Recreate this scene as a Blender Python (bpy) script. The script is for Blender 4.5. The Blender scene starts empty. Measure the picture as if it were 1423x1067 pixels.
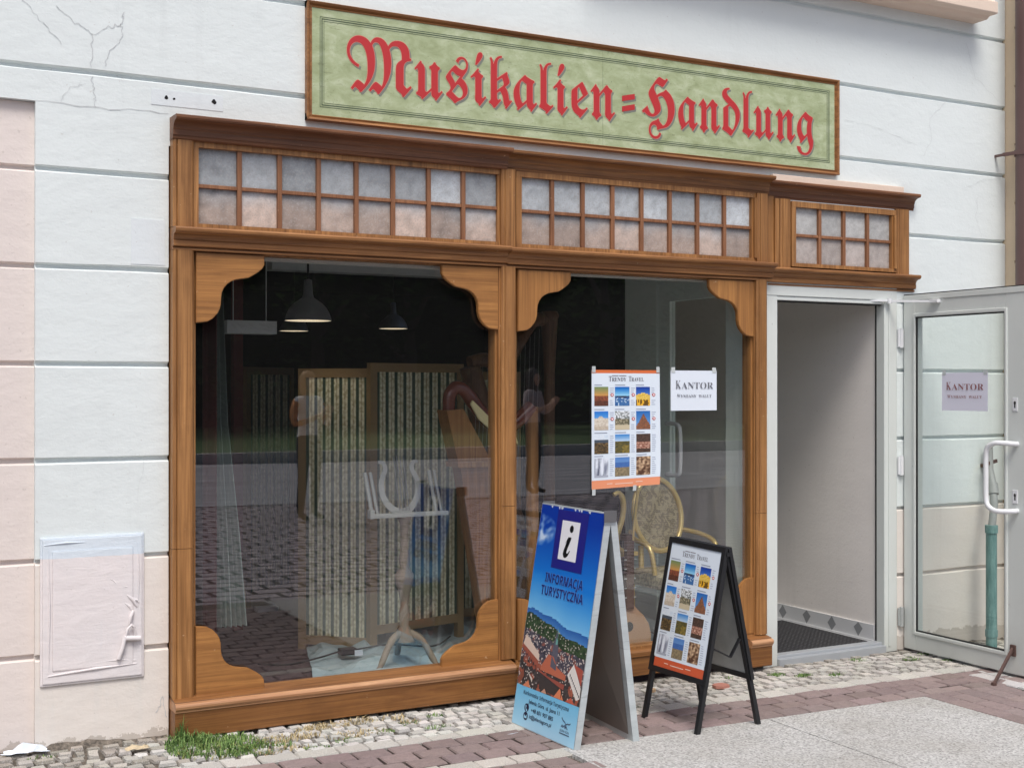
import bpy, bmesh, math, random
from mathutils import Vector, Matrix, noise
R = math.radians
C = bpy.context.scene.collection
random.seed(7)

# ------------------------------------------------------------------ camera
cam_d = bpy.data.cameras.new('camera')
cam = bpy.data.objects.new('camera', cam_d); C.objects.link(cam)
cam_d.sensor_width = 36.0; cam_d.lens = 36.0 * 1755.0 / 1423.0
cam_d.clip_start = 0.05; cam_d.clip_end = 500
cam.location = (0, -5.3, 1.47)
cam.rotation_euler = (R(90.112), 0, R(-28.3))
bpy.context.scene.camera = cam

# ------------------------------------------------------------------ world, sun, exposure
SUN_EL, SUN_AZ = 58, 200          # azimuth: compass-like, the sun stands in front of the facade, a little to its left
w = bpy.data.worlds.new('World'); bpy.context.scene.world = w; w.use_nodes = True
nt = w.node_tree; nt.nodes.clear()
sky = nt.nodes.new('ShaderNodeTexSky'); sky.sky_type = 'NISHITA'; sky.sun_disc = False
sky.sun_elevation = R(SUN_EL); sky.sun_rotation = R(SUN_AZ)
sky.air_density = 1.0; sky.dust_density = 4.0; sky.ozone_density = 1.0
bg = nt.nodes.new('ShaderNodeBackground'); bg.inputs['Strength'].default_value = 0.105
out = nt.nodes.new('ShaderNodeOutputWorld')
nt.links.new(sky.outputs[0], bg.inputs[0]); nt.links.new(bg.outputs[0], out.inputs[0])
sd = bpy.data.lights.new('sun', 'SUN'); sd.energy = 1.5; sd.angle = R(24); sd.color = (1, .985, .95)
sun = bpy.data.objects.new('sun', sd); C.objects.link(sun)
dv = Vector((math.sin(R(SUN_AZ)) * math.cos(R(SUN_EL)), math.cos(R(SUN_AZ)) * math.cos(R(SUN_EL)), math.sin(R(SUN_EL))))
sun.rotation_euler = (-dv).to_track_quat('-Z', 'Y').to_euler(); sun.location = (0, -8, 12)
sc = bpy.context.scene
sc.view_settings.view_transform = 'Standard'; sc.view_settings.look = 'None'
sc.view_settings.gamma = 1; sc.view_settings.exposure = 0.55
sc.cycles.use_denoising = True
sc.cycles.transparent_max_bounces = 24; sc.cycles.max_bounces = 8
sc.cycles.caustics_reflective = False; sc.cycles.caustics_refractive = False

# ------------------------------------------------------------------ helpers
def lin(c):
    return tuple((v / 255 / 12.92) if v / 255 <= .04045 else ((v / 255 + .055) / 1.055) ** 2.4 for v in c)
def gz(x): return -.0135 * max(-6, min(6, x - 2.8))

class MB:
    """collects faces (with a material slot and an optional colour) for ONE mesh object"""
    def __init__(s): s.v = []; s.f = []; s.m = []; s.c = []; s.sm = []
    def add(s, verts, faces, mat=0, col=None, smooth=False):
        b = len(s.v); s.v.extend([tuple(v) for v in verts])
        for f in faces:
            s.f.append([b + i for i in f]); s.m.append(mat); s.c.append(col); s.sm.append(smooth)
    def quad(s, a, b, c, d, mat=0, col=None): s.add([a, b, c, d], [(0, 1, 2, 3)], mat, col)
    def box(s, x0, x1, y0, y1, z0, z1, mat=0, bev=0.0, col=None):
        if bev:
            bm = bmesh.new(); bmesh.ops.create_cube(bm, size=1)
            for v in bm.verts: v.co = Vector(((x0 + x1) / 2 + v.co.x * (x1 - x0), (y0 + y1) / 2 + v.co.y * (y1 - y0), (z0 + z1) / 2 + v.co.z * (z1 - z0)))
            bmesh.ops.bevel(bm, geom=bm.edges[:], offset=bev, segments=2, affect='EDGES', profile=.6)
            bm.verts.index_update()
            s.add([v.co[:] for v in bm.verts], [[v.index for v in f.verts] for f in bm.faces], mat, col); bm.free(); return
        p = [(x0, y0, z0), (x1, y0, z0), (x1, y1, z0), (x0, y1, z0), (x0, y0, z1), (x1, y0, z1), (x1, y1, z1), (x0, y1, z1)]
        s.add(p, [(0, 3, 2, 1), (4, 5, 6, 7), (0, 1, 5, 4), (1, 2, 6, 5), (2, 3, 7, 6), (3, 0, 4, 7)], mat, col)
    def slab(s, P, n, t, mat=0, col=None):
        """quad P (4 points) thickened by t along -n"""
        n = Vector(n); A = [Vector(p) for p in P]; B = [p - n * t for p in A]
        s.add([*A, *B], [(0, 1, 2, 3), (7, 6, 5, 4), (0, 4, 5, 1), (1, 5, 6, 2), (2, 6, 7, 3), (3, 7, 4, 0)], mat, col)
    def bar(s, a, b, w, t, up=(0, 0, 1), mat=0):
        a, b = Vector(a), Vector(b); d = (b - a).normalized(); u = Vector(up); x = d.cross(u).normalized(); y = x.cross(d)
        p = []
        for q in (a, b):
            for i, j in ((-1, -1), (1, -1), (1, 1), (-1, 1)): p.append(q + x * i * w / 2 + y * j * t / 2)
        s.add(p, [(3, 2, 1, 0), (4, 5, 6, 7), (0, 1, 5, 4), (1, 2, 6, 5), (2, 3, 7, 6), (3, 0, 4, 7)], mat)
    def ext(s, prof, axis, a, b, mat=0, smooth=False):
        """closed 2-D outline pushed along an axis: x (y,z), y (x,z), z (x,y)"""
        def P(p, t): return {'x': (t, p[0], p[1]), 'y': (p[0], t, p[1]), 'z': (p[0], p[1], t)}[axis]
        n = len(prof); v = [P(p, a) for p in prof] + [P(p, b) for p in prof]
        s.add(v, [tuple(range(n - 1, -1, -1)), tuple(range(n, 2 * n))], mat)
        s.add(v, [(i, (i + 1) % n, n + (i + 1) % n, n + i) for i in range(n)], mat, None, smooth)
    def tube(s, path, r, seg=10, mat=0, cap=True):
        path = [Vector(p) for p in path]; n = len(path); rs = r if isinstance(r, (list, tuple)) else [r] * n
        v = []; up = Vector((0, 0, 1))
        for i, p in enumerate(path):
            d = (path[min(i + 1, n - 1)] - path[max(i - 1, 0)]).normalized()
            if abs(d.dot(up)) > .98: up = Vector((0, 1, 0)) if abs(d.y) < .9 else Vector((1, 0, 0))
            x = d.cross(up).normalized(); y = x.cross(d); up = y
            for k in range(seg):
                a = 2 * math.pi * k / seg; v.append(p + x * math.cos(a) * rs[i] + y * math.sin(a) * rs[i])
        f = [(i * seg + k, i * seg + (k + 1) % seg, (i + 1) * seg + (k + 1) % seg, (i + 1) * seg + k) for i in range(n - 1) for k in range(seg)]
        s.add(v, f, mat, None, True)
        if cap: s.add(v, [tuple(range(seg - 1, -1, -1)), tuple((n - 1) * seg + k for k in range(seg))], mat)
    def lathe(s, prof, c, seg=24, mat=0, sx=1, sy=1):
        v = []
        for r, z in prof:
            for k in range(seg):
                a = 2 * math.pi * k / seg; v.append((c[0] + r * math.cos(a) * sx, c[1] + r * math.sin(a) * sy, c[2] + z))
        f = [(i * seg + k, i * seg + (k + 1) % seg, (i + 1) * seg + (k + 1) % seg, (i + 1) * seg + k) for i in range(len(prof) - 1) for k in range(seg)]
        s.add(v, f, mat, None, True)
    def build(s, name, mats, parent=None, label=None):
        me = bpy.data.meshes.new(name); me.from_pydata(s.v, [], s.f)
        for m in (mats if isinstance(mats, (list, tuple)) else [mats]): me.materials.append(m)
        me.polygons.foreach_set('material_index', s.m); me.polygons.foreach_set('use_smooth', s.sm)
        if any(c is not None for c in s.c):
            at = me.color_attributes.new('Col', 'FLOAT_COLOR', 'CORNER'); arr = []
            for f, c in zip(s.f, s.c):
                if c is None: c = (1, 1, 1)
                if isinstance(c[0], (tuple, list)): 
                    for q in c: arr.extend((*q, 1))
                else: arr.extend((*c, 1) * len(f))
            at.data.foreach_set('color', arr)
        o = bpy.data.objects.new(name, me); C.objects.link(o)
        if parent: o.parent = parent; o.matrix_parent_inverse = Matrix.Translation(parent.location).inverted()
        if label: o['label'] = label
        me.update()
        return o

def tag(o, label=None, cat=None, group=None, kind=None):
    if label: o['label'] = label
    if cat: o['category'] = cat
    if group: o['group'] = group
    if kind: o['kind'] = kind
    return o
def thing(name, loc, label, cat, group=None):
    o = bpy.data.objects.new(name, None); C.objects.link(o); o.location = loc; o.empty_display_size = .1
    return tag(o, label, cat, group)

def uni(s, kind):
    U, l = {'frak': (0x1D56C, 0x1D586), 'serif': (0x1D400, 0x1D41A), 'bi': (0x1D468, 0x1D482), 'sans': (0x1D5D4, 0x1D5EE)}[kind]
    return ''.join(chr(U + ord(c) - 65) if 'A' <= c <= 'Z' else chr(l + ord(c) - 97) if 'a' <= c <= 'z' else c for c in s)
_tc = {}
def glyphs(s, off=0.0):
    if (s, off) in _tc: return _tc[(s, off)]
    c = bpy.data.curves.new('text', 'FONT'); c.body = s; c.resolution_u = 4; c.offset = off
    o = bpy.data.objects.new('text', c); C.objects.link(o)
    me = bpy.data.meshes.new_from_object(o.evaluated_get(bpy.context.evaluated_depsgraph_get()))
    V = [(v.co.x, v.co.y) for v in me.vertices]; F = [tuple(p.vertices) for p in me.polygons]
    bpy.data.objects.remove(o); bpy.data.curves.remove(c); bpy.data.meshes.remove(me)
    _tc[(s, off)] = (V, F); return V, F
def text(mb, s, fn, u0, u1, v0, cap, mat=0, off=0.0, col=None, e=0.0, ref=None):
    """write s between u0 and u1 on the surface fn(u, v, height) with baseline v0 and capital height cap"""
    V, F = glyphs(s, off); V0, _ = glyphs(ref or s, 0.0)
    a = min(p[0] for p in V0); b = max(p[0] for p in V0); k = (u1 - u0) / (b - a)
    mb.add([fn(u0 + (x - a) * k, v0 + y * cap / .7, e) for x, y in V], F, mat, col)

# ------------------------------------------------------------------ materials
def mat(name, col, rough=.6, metal=0.0, spec=.5, coat=0.0):
    m = bpy.data.materials.new(name); m.use_nodes = True; b = m.node_tree.nodes['Principled BSDF']
    b.inputs['Base Color'].default_value = (*col, 1); b.inputs['Roughness'].default_value = rough
    b.inputs['Metallic'].default_value = metal; b.inputs['Specular IOR Level'].default_value = spec
    b.inputs['Coat Weight'].default_value = coat; b.inputs['Coat Roughness'].default_value = .25
    return m
class N:
    def __init__(s, m): s.t = m.node_tree; s.b = s.t.nodes.get('Principled BSDF'); s.co = None
    def n(s, k, **kw):
        x = s.t.nodes.new('ShaderNode' + k)
        for a, v in kw.items(): setattr(x, a, v)
        return x
    def l(s, a, b): s.t.links.new(a, b)
    def coord(s, scale=(1, 1, 1), loc=(0, 0, 0)):
        if not s.co: s.co = s.n('TexCoord')
        mp = s.n('Mapping'); mp.inputs['Scale'].default_value = scale; mp.inputs['Location'].default_value = loc
        s.l(s.co.outputs['Object'], mp.inputs['Vector']); return mp.outputs[0]
    def noise(s, vec, scale, detail=4, rough=.55, dist=0):
        x = s.n('TexNoise'); s.l(vec, x.inputs['Vector']); x.inputs['Scale'].default_value = scale
        x.inputs['Detail'].default_value = detail; x.inputs['Roughness'].default_value = rough; x.inputs['Distortion'].default_value = dist
        return x.outputs['Fac']
    def ramp(s, fac, stops):
        x = s.n('ValToRGB'); s.l(fac, x.inputs[0]); e = x.color_ramp.elements
        while len(e) < len(stops): e.new(.5)
        for i, (p, c) in enumerate(stops): e[i].position = p; e[i].color = (*c, 1) if len(c) == 3 else c
        return x.outputs[0]
    def mix(s, fac, a, b, mode='MIX'):
        x = s.n('Mix', data_type='RGBA', blend_type=mode)
        for sock, v in ((x.inputs[0], fac), (x.inputs[6], a), (x.inputs[7], b)):
            if isinstance(v, (int, float)): sock.default_value = v
            elif isinstance(v, tuple): sock.default_value = (*v, 1)
            else: s.l(v, sock)
        return x.outputs[2]
    def math(s, op, a, b=0.0, c=None):
        x = s.n('Math', operation=op)
        for i, v in enumerate((a, b) if c is None else (a, b, c)):
            if isinstance(v, (int, float)): x.inputs[i].default_value = v
            else: s.l(v, x.inputs[i])
        return x.outputs[0]
    def bump(s, h, st, dist=.01, prev=None):
        x = s.n('Bump'); x.inputs['Strength'].default_value = st; x.inputs['Distance'].default_value = dist
        s.l(h, x.inputs['Height'])
        if prev is not None: s.l(prev, x.inputs['Normal'])
        return x.outputs[0]
    def z(s):
        if not s.co: s.co = s.n('TexCoord')
        x = s.n('SeparateXYZ'); s.l(s.co.outputs['Object'], x.inputs[0]); return x.outputs[2]
    def base(s, c): s.l(c, s.b.inputs['Base Color'])
    def normal(s, c): s.l(c, s.b.inputs['Normal'])

def plaster(name, upper, lower, zline, strength=.35):
    m = mat(name, upper, .85, spec=.25); q = N(m); c = q.coord()
    streak = q.noise(q.coord((.7, .7, 2.2)), 1.6, 5, .6); fine = q.noise(c, 60, 3, .6)
    def tone(col): return q.mix(q.ramp(streak, [(.35, (0, 0, 0)), (.7, (1, 1, 1))]), tuple(v * .965 for v in col), tuple(min(1, v * 1.02) for v in col))
    if lower is not None:
        h = q.math('ADD', q.z(), q.math('MULTIPLY', q.math('SUBTRACT', q.noise(c, 9, 3), .5), .012))
        f = q.math('GREATER_THAN', h, zline); colr = q.mix(f, tone(lower), tone(upper))
        dirt = q.math('MULTIPLY', q.math('LESS_THAN', q.math('ADD', q.z(), q.math('MULTIPLY', q.noise(c, 14, 5, .7), -.16)), -.03), .5)
        colr = q.mix(dirt, colr, lin((150, 138, 124)))
    else: colr = tone(upper)
    runs = q.ramp(q.noise(q.coord((6, 6, .35)), 2.0, 5, .65), [(.52, (0, 0, 0)), (.78, (1, 1, 1))]); blot = q.ramp(q.noise(q.coord((1, 1, 1), (4, 2, 7)), .9, 5, .7), [(.45, (0, 0, 0)), (.75, (1, 1, 1))])
    colr = q.mix(q.math('MULTIPLY', q.math('MULTIPLY', runs, blot), .8), colr, tuple(v * .78 for v in upper)); colr = q.mix(q.math('MULTIPLY', blot, .22), colr, tuple(v * .90 for v in upper))
    speck = q.math('MULTIPLY', q.ramp(q.noise(c, 55, 2, .5), [(.70, (0, 0, 0)), (.74, (1, 1, 1))]), .28)
    q.base(q.mix(speck, colr, lin((168, 158, 150))))
    b1 = q.bump(q.noise(q.coord((1, 1, 1.6)), 7, 4, .6), strength, .012); q.normal(q.bump(fine, .25, .003, b1))
    return m
WHITE = lin((222, 229, 228)); PINK = lin((227, 219, 211))
m_wall = plaster('plaster_white', WHITE, PINK, .772)
m_pink = plaster('plaster_pink', lin((224, 214, 208)), lin((224, 214, 208)), -5)
m_beige = plaster('plaster_beige', lin((216, 196, 168)), None, 0)
m_ledge = plaster('plaster_ledge', lin((224, 205, 188)), None, 0)
m_crack = mat('hairline_crack', lin((198, 201, 202)), .9)
m_hole = mat('drill_hole', lin((20, 20, 24)), .95)
m_patch = plaster('plaster_patch', lin((221, 228, 230)), None, 0, .2)

def wood(name, axis, light, dark, sat=.5, seed=0, rough=.5):
    m = mat(name, light, rough, spec=.4, coat=.07); q = N(m)
    sc_ = {'x': (1.1, 26, 26), 'z': (26, 26, 1.1)}[axis]; v = q.coord(sc_, (seed, seed * .7, seed * .3))
    g = q.noise(v, 1.3, 6, .62, 1.2)
    v2 = q.coord({'x': (.7, 7, 7), 'z': (7, 7, .7)}[axis], (seed, 0, 3))
    big = q.noise(v2, 1.2, 3, .5)
    col = q.mix(q.ramp(g, [(.32, (0, 0, 0)), (.66, (1, 1, 1))]), dark, light)
    col = q.mix(q.ramp(big, [(.38, (0, 0, 0)), (.64, (1, 1, 1))]), q.mix(.5, col, dark), col)
    fine = q.noise(q.coord({'x': (3, 160, 160), 'z': (160, 160, 3)}[axis]), 1.0, 2, .5)
    col = q.mix(q.math('MULTIPLY', q.ramp(fine, [(.48, (0, 0, 0)), (.70, (1, 1, 1))]), .34), col, tuple(c * .4 for c in dark))
    knot = q.noise(q.coord({'x': (2.2, 9, 9), 'z': (9, 9, 2.2)}[axis], (seed * 2, 5, 1)), 1.0, 2, .4)
    col = q.mix(q.math('MULTIPLY', q.ramp(knot, [(.70, (0, 0, 0)), (.78, (1, 1, 1))]), .55), col, tuple(c * .4 for c in dark))
    chip = q.noise(q.coord(loc=(seed, 4, 2)), 46, 3, .6); col = q.mix(q.math('MULTIPLY', q.ramp(chip, [(.725, (0, 0, 0)), (.74, (1, 1, 1))]), .5), col, lin((214, 186, 150)))
    grime = q.ramp(q.noise(q.coord((1, 1, 1), (seed * 3, 1, 6)), 3.2, 5, .7), [(.50, (0, 0, 0)), (.74, (1, 1, 1))]); col = q.mix(q.math('MULTIPLY', grime, .38), col, tuple(c * .62 for c in dark))
    q.base(col); q.normal(q.bump(g, .25, .004)); return m
W_L, W_D = lin((190, 138, 84)), lin((128, 86, 46))
m_wz = wood('wood_upright', 'z', W_L, W_D, seed=1)
m_wx = wood('wood_rail', 'x', lin((178, 126, 76)), lin((118, 76, 42)), seed=2)
m_wdk = wood('wood_cornice', 'x', lin((140, 94, 62)), lin((94, 58, 36)), seed=3)
m_wdk2 = wood('wood_cornice_ochre', 'x', lin((154, 106, 60)), lin((104, 66, 36)), seed=4)
m_brx = wood('wood_bracket_level', 'x', lin((184, 130, 72)), lin((142, 96, 52)), seed=5, rough=.5)
m_brz = wood('wood_bracket_upright', 'z', lin((184, 130, 72)), lin((142, 96, 52)), seed=6, rough=.5)
m_plw = wood('wood_plinth', 'x', lin((164, 114, 64)), lin((112, 71, 36)), seed=8)
m_nose = wood('wood_nosing_worn_skylit', 'x', lin((208, 162, 122)), lin((172, 122, 84)), seed=12)  # paler for wear and for sky light painted into the colour
m_mun = wood('wood_glazing_bar', 'z', lin((164, 116, 82)), lin((122, 80, 52)), seed=9)

def vcol(name, rough=.6, spec=.4, bumpscale=None, bst=.3, var=0.0, speck=None):
    m = mat(name, (.5, .5, .5), rough, spec=spec); q = N(m); a = q.n('VertexColor', layer_name='Col'); c = a.outputs[0]
    if speck:
        s1 = q.noise(q.coord(), speck[0], 2, .6)
        c = q.mix(q.math('MULTIPLY', q.ramp(s1, [(.52, (0, 0, 0)), (.62, (1, 1, 1))]), speck[1]), c, speck[2])
        s2 = q.noise(q.coord(loc=(3, 1, 4)), speck[0] * .8, 2, .6)
        c = q.mix(q.math('MULTIPLY', q.ramp(s2, [(.54, (0, 0, 0)), (.64, (1, 1, 1))]), speck[1] * .7), c, tuple(min(1, 1.6 * v) for v in speck[2]) if len(speck) < 4 else speck[3])
    if var:
        n1 = q.noise(q.coord(), 34, 5, .7, .5)
        c = q.mix(1.0, c, q.ramp(n1, [(.3, (1 - var,) * 3), (.7, (1, 1, 1))]), 'MULTIPLY')
    q.base(c)
    if bumpscale: q.normal(q.bump(q.noise(q.coord(), bumpscale, 4, .6), bst, .004))
    return m
m_cob = vcol('granite_sett', .8, .3, 90, .5, 0, (260, .45, lin((120, 118, 116)), lin((232, 232, 228))))
m_red = vcol('red_paver', .85, .25, 140, .4, .25, (300, .3, lin((92, 72, 70)), lin((170, 142, 138))))
m_pane = vcol('frosted_pane', .45, .5, 22, .2, .22, (150, .3, lin((150, 140, 132)), lin((206, 206, 204))))
m_print = vcol('printed_poster', .38, .5)
m_printg = vcol('glossy_print', .3, .5)
m_leaf = vcol('leaf', 1.0, 0.0)
m_grass = vcol('grass_blade', .6, .3)

def glass_mat(name, f0, tint=(1, 1, 1), film=.004):
    m = bpy.data.materials.new(name); m.use_nodes = True; t = m.node_tree; t.nodes.clear()
    o = t.nodes.new('ShaderNodeOutputMaterial'); mx = t.nodes.new('ShaderNodeMixShader'); tr = t.nodes.new('ShaderNodeBsdfTransparent')
    gl = t.nodes.new('ShaderNodeBsdfGlossy'); gl.inputs['Roughness'].default_value = 0.0; lw = t.nodes.new('ShaderNodeLayerWeight')
    tr.inputs[0].default_value = (*tint, 1)
    p = t.nodes.new('ShaderNodeMath'); p.operation = 'POWER'; p.inputs[1].default_value = 5
    k = t.nodes.new('ShaderNodeMath'); k.operation = 'MULTIPLY_ADD'; k.inputs[1].default_value = 1 - f0; k.inputs[2].default_value = f0
    lw.inputs[0].default_value = .5
    t.links.new(lw.outputs['Facing'], p.inputs[0]); t.links.new(p.outputs[0], k.inputs[0]); t.links.new(k.outputs[0], mx.inputs[0])
    t.links.new(tr.outputs[0], mx.inputs[1]); t.links.new(gl.outputs[0], mx.inputs[2]); df = t.nodes.new('ShaderNodeBsdfDiffuse'); df.inputs[0].default_value = (.75, .75, .74, 1); m2 = t.nodes.new('ShaderNodeMixShader'); m2.inputs[0].default_value = film     # a thin film of dust
    t.links.new(mx.outputs[0], m2.inputs[1]); t.links.new(df.outputs[0], m2.inputs[2]); t.links.new(m2.outputs[0], o.inputs[0]); return m
m_glass = glass_mat('shop_glass', .088, (.99, .995, .99)); m_dglass = glass_mat('door_glass', .03, (.95, .975, .96))

def pvc():
    m = mat('white_pvc', lin((212, 217, 213)), .4, spec=.5); q = N(m); c = q.coord()
    d = q.ramp(q.noise(q.coord((1, 1, .5)), 5, 6, .7), [(.5, (0, 0, 0)), (.8, (1, 1, 1))])
    s = q.ramp(q.noise(c, 28, 3, .6), [(.71, (0, 0, 0)), (.75, (1, 1, 1))])
    low = q.math('MULTIPLY', q.math('SUBTRACT', 1.0, q.math('MINIMUM', q.math('MULTIPLY', q.z(), 4.0), 1.0)), .25)
    x = q.mix(q.math('MULTIPLY', d, .25), lin((212, 217, 213)), lin((180, 182, 176))); x = q.mix(low, x, lin((150, 144, 132)))
    q.base(q.mix(q.math('MULTIPLY', s, .4), x, lin((120, 120, 122)))); return m
m_pvc = pvc(); m_gasket = mat('black_gasket', (.02, .02, .02), .6)
m_steel = mat('satin_steel', lin((150, 150, 150)), .35, .9); m_handle = mat('white_enamel', lin((226, 228, 230)), .25, coat=.3)
m_alu = mat('aluminium_profile', lin((196, 206, 210)), .38, .35)
m_galv = mat('galvanised_sheet', lin((132, 136, 134)), .5, .15)
def scuff(m, a, d, sc_=3):
    q = N(m); n = q.noise(q.coord((1, 1, 5)), sc_, 6, .7); n2 = q.noise(q.coord((2, 2, 40), (1, 5, 2)), 2, 4, .6); x = q.ramp(n, [(.35, a), (.75, d)]); q.base(q.mix(q.math('MULTIPLY', q.ramp(n2, [(.62, (0, 0, 0)), (.68, (1, 1, 1))]), .45), x, tuple(v * .55 for v in d)))
scuff(m_alu, lin((204, 212, 214)), lin((178, 186, 188)))
def gal():
    q = N(m_galv); n = q.noise(q.coord(), 5, 5, .6); q.base(q.ramp(n, [(.3, lin((146, 150, 148))), (.7, lin((186, 190, 188)))]))
gal()
m_black = mat('black_powder_coat', lin((24, 25, 28)), .45); m_darksheet = mat('dark_sheet', lin((118, 110, 104)), .45)
m_paper = mat('white_paper', lin((222, 230, 240)), .7); m_paperw = mat('note_paper', lin((226, 226, 240)), .7)
m_ink = mat('grey_ink', lin((108, 110, 120)), .7); m_inkred = mat('russet_ink', lin((146, 92, 92)), .7)
m_tape = mat('clear_tape', lin((190, 196, 196)), .3)
m_signg = None
def signgreen():
    m = mat('green_sign_board', lin((160, 176, 128)), .55, spec=.4); q = N(m); c = q.coord()
    n1 = q.noise(q.coord((1, 1, 1.8)), 9, 6, .65, .4); n2 = q.noise(q.coord((14, 14, 60)), 1.3, 4, .7)
    x = q.ramp(n1, [(.32, lin((150, 160, 120))), (.5, lin((168, 179, 140))), (.7, lin((190, 199, 166)))])
    x = q.mix(q.math('MULTIPLY', q.ramp(n2, [(.60, (0, 0, 0)), (.72, (1, 1, 1))]), .45), x, lin((96, 100, 62)))
    sp = q.noise(q.coord(loc=(2, 2, 2)), 95, 3, .7); x = q.mix(q.math('MULTIPLY', q.ramp(sp, [(.64, (0, 0, 0)), (.7, (1, 1, 1))]), .45), x, lin((82, 84, 56)))
    q.base(x); return m
m_signg = signgreen()
m_line = mat('dark_green_line', lin((70, 84, 62)), .6); m_red_l = mat('red_lettering', lin((184, 44, 46)), .5)
m_redhi = mat('pink_outline', lin((214, 138, 118)), .5); m_shad = mat('grey_drop_lettering', lin((122, 124, 114)), .6)
m_maroon = mat('maroon_cloth', lin((104, 52, 54)), .8); m_drape = mat('grey_drape', lin((140, 154, 150)), .85)
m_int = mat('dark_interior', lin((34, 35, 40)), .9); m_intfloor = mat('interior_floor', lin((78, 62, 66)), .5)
m_mat_ = mat('pale_floor_sheet', lin((158, 178, 184)), .5); m_beam = mat('grey_beam', lin((190, 196, 196)), .8)
m_gilt = mat('gilt_frame', lin((150, 124, 86)), .5, .15); m_gold = mat('polished_brass', lin((228, 202, 132)), .3, .6)
m_hw = wood('harp_wood', 'z', lin((184, 136, 82)), lin((140, 96, 54)), seed=11); m_hb = wood('harp_body_wood', 'z', lin((158, 108, 64)), lin((116, 74, 44)), seed=14); m_hd = wood('dark_harp_wood', 'z', lin((120, 84, 56)), lin((80, 52, 34)), seed=15); m_hm = mat('maroon_lacquer', lin((116, 60, 46)), .25, coat=.5)
m_cream = mat('cream_plate', lin((240, 226, 170)), .5); m_whitep = mat('white_gesso', lin((172, 176, 172)), .7)
m_stand = mat('worn_gesso', lin((132, 120, 104)), .7); m_lamp = mat('brushed_shade', lin((124, 128, 134)), .45, .1)
def emis(name, col, st):
    m = mat(name, col, .5); b = m.node_tree.nodes['Principled BSDF']; b.inputs['Emission Color'].default_value = (*col, 1); b.inputs['Emission Strength'].default_value = st; return m
m_bulb = emis('lit_shade_inside', (1, .88, .68), .38)
def stripes():
    m = mat('striped_upholstery', (.5, .5, .4), .85); q = N(m); uv = q.n('UVMap'); sp = q.n('SeparateXYZ')
    a = q.n('VertexColor', layer_name='Col'); q.l(a.outputs[0], sp.inputs[0])      # red = across the cloth in stripes, green = along it
    fr = q.math('FRACT', sp.outputs[0]); dk = q.math('LESS_THAN', fr, .36)
    edge = q.math('LESS_THAN', q.math('ABSOLUTE', q.math('SUBTRACT', fr, .68)), .07)
    fl = q.noise(q.coord((1, 1, 1)), 55, 3, .6)
    lightc = q.ramp(fl, [(.4, lin((190, 184, 146))), (.58, lin((238, 234, 204)))]); darkc = lin((62, 80, 66))
    x = q.mix(dk, lightc, darkc); x = q.mix(q.math('MULTIPLY', edge, .5), x, lin((120, 96, 62))); q.base(x); return m
m_str = stripes()
m_hall = plaster('hall_plaster', lin((238, 232, 226)), None, 0, .15); m_tile = mat('skirting_tile', lin((208, 209, 210)), .3)
m_tiled = mat('grey_tile_diamond', lin((140, 142, 144)), .3)
def matting():
    m = mat('rubber_matting', lin((46, 46, 50)), .7); q = N(m); v = q.n('TexVoronoi', feature='F1'); v.inputs['Scale'].default_value = 34; v.inputs['Randomness'].default_value = 0
    q.l(q.coord(), v.inputs['Vector']); q.base(q.ramp(v.outputs['Distance'], [(.25, lin((112, 112, 116))), (.42, lin((28, 28, 31)))])); q.normal(q.bump(v.outputs['Distance'], .8, .01)); return m
m_matting = matting()
m_brown = mat('brown_painted_pipe', lin((98, 74, 70)), .45)
def verdi():
    m = mat('verdigris_pipe', lin((84, 126, 120)), .6); q = N(m); q.base(q.ramp(q.noise(q.coord((3, 3, .6)), 16, 5, .7), [(.3, lin((82, 120, 118))), (.7, lin((124, 160, 156)))])); return m
m_verd = verdi(); m_rust = mat('rusty_iron', lin((84, 62, 56)), .7)
def aggregate():
    m = mat('washed_concrete', lin((186, 184, 180)), .85, spec=.25); q = N(m); c = q.coord()
    v = q.n('TexVoronoi', feature='F1'); v.inputs['Scale'].default_value = 130; q.l(c, v.inputs['Vector'])
    x = q.ramp(v.outputs['Color'], [(.1, lin((144, 143, 140))), (.5, lin((188, 187, 184))), (.9, lin((214, 213, 210)))])
    x = q.mix(q.math('MULTIPLY', q.ramp(v.outputs['Distance'], [(.0, (0, 0, 0)), (.6, (1, 1, 1))]), .22), x, lin((150, 148, 144)))
    st = q.ramp(q.noise(c, 2.4, 6, .65), [(.42, (0, 0, 0)), (.72, (1, 1, 1))]); x = q.mix(q.math('MULTIPLY', st, .4), x, lin((146, 140, 130))); sp_ = q.ramp(q.noise(q.coord(loc=(5, 3, 1)), 11, 3, .5), [(.70, (0, 0, 0)), (.74, (1, 1, 1))]); x = q.mix(q.math('MULTIPLY', sp_, .35), x, lin((104, 100, 94)))
    q.base(x); q.normal(q.bump(v.outputs['Distance'], .5, .004)); return m
m_agg = aggregate()
def sandbed():
    m = mat('sand_joint', lin((86, 78, 70)), .95); q = N(m); q.base(q.ramp(q.noise(q.coord(), 40, 5, .7), [(.3, lin((58, 54, 50))), (.7, lin((122, 112, 100)))])); return m
m_sand = sandbed()
def plaza():
    m = mat('brick_plaza', lin((120, 104, 104)), .85); q = N(m); b = q.n('TexBrick'); q.l(q.coord(), b.inputs['Vector'])
    b.inputs['Scale'].default_value = 1.0; b.inputs['Brick Width'].default_value = .3; b.inputs['Row Height'].default_value = .2; b.inputs['Mortar Size'].default_value = .022
    b.inputs['Color1'].default_value = (*lin((182, 172, 175)), 1); b.inputs['Color2'].default_value = (*lin((162, 152, 158)), 1); b.inputs['Mortar'].default_value = (*lin((40, 36, 38)), 1); q.base(b.outputs[0]); return m
m_plaza = plaza()
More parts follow.
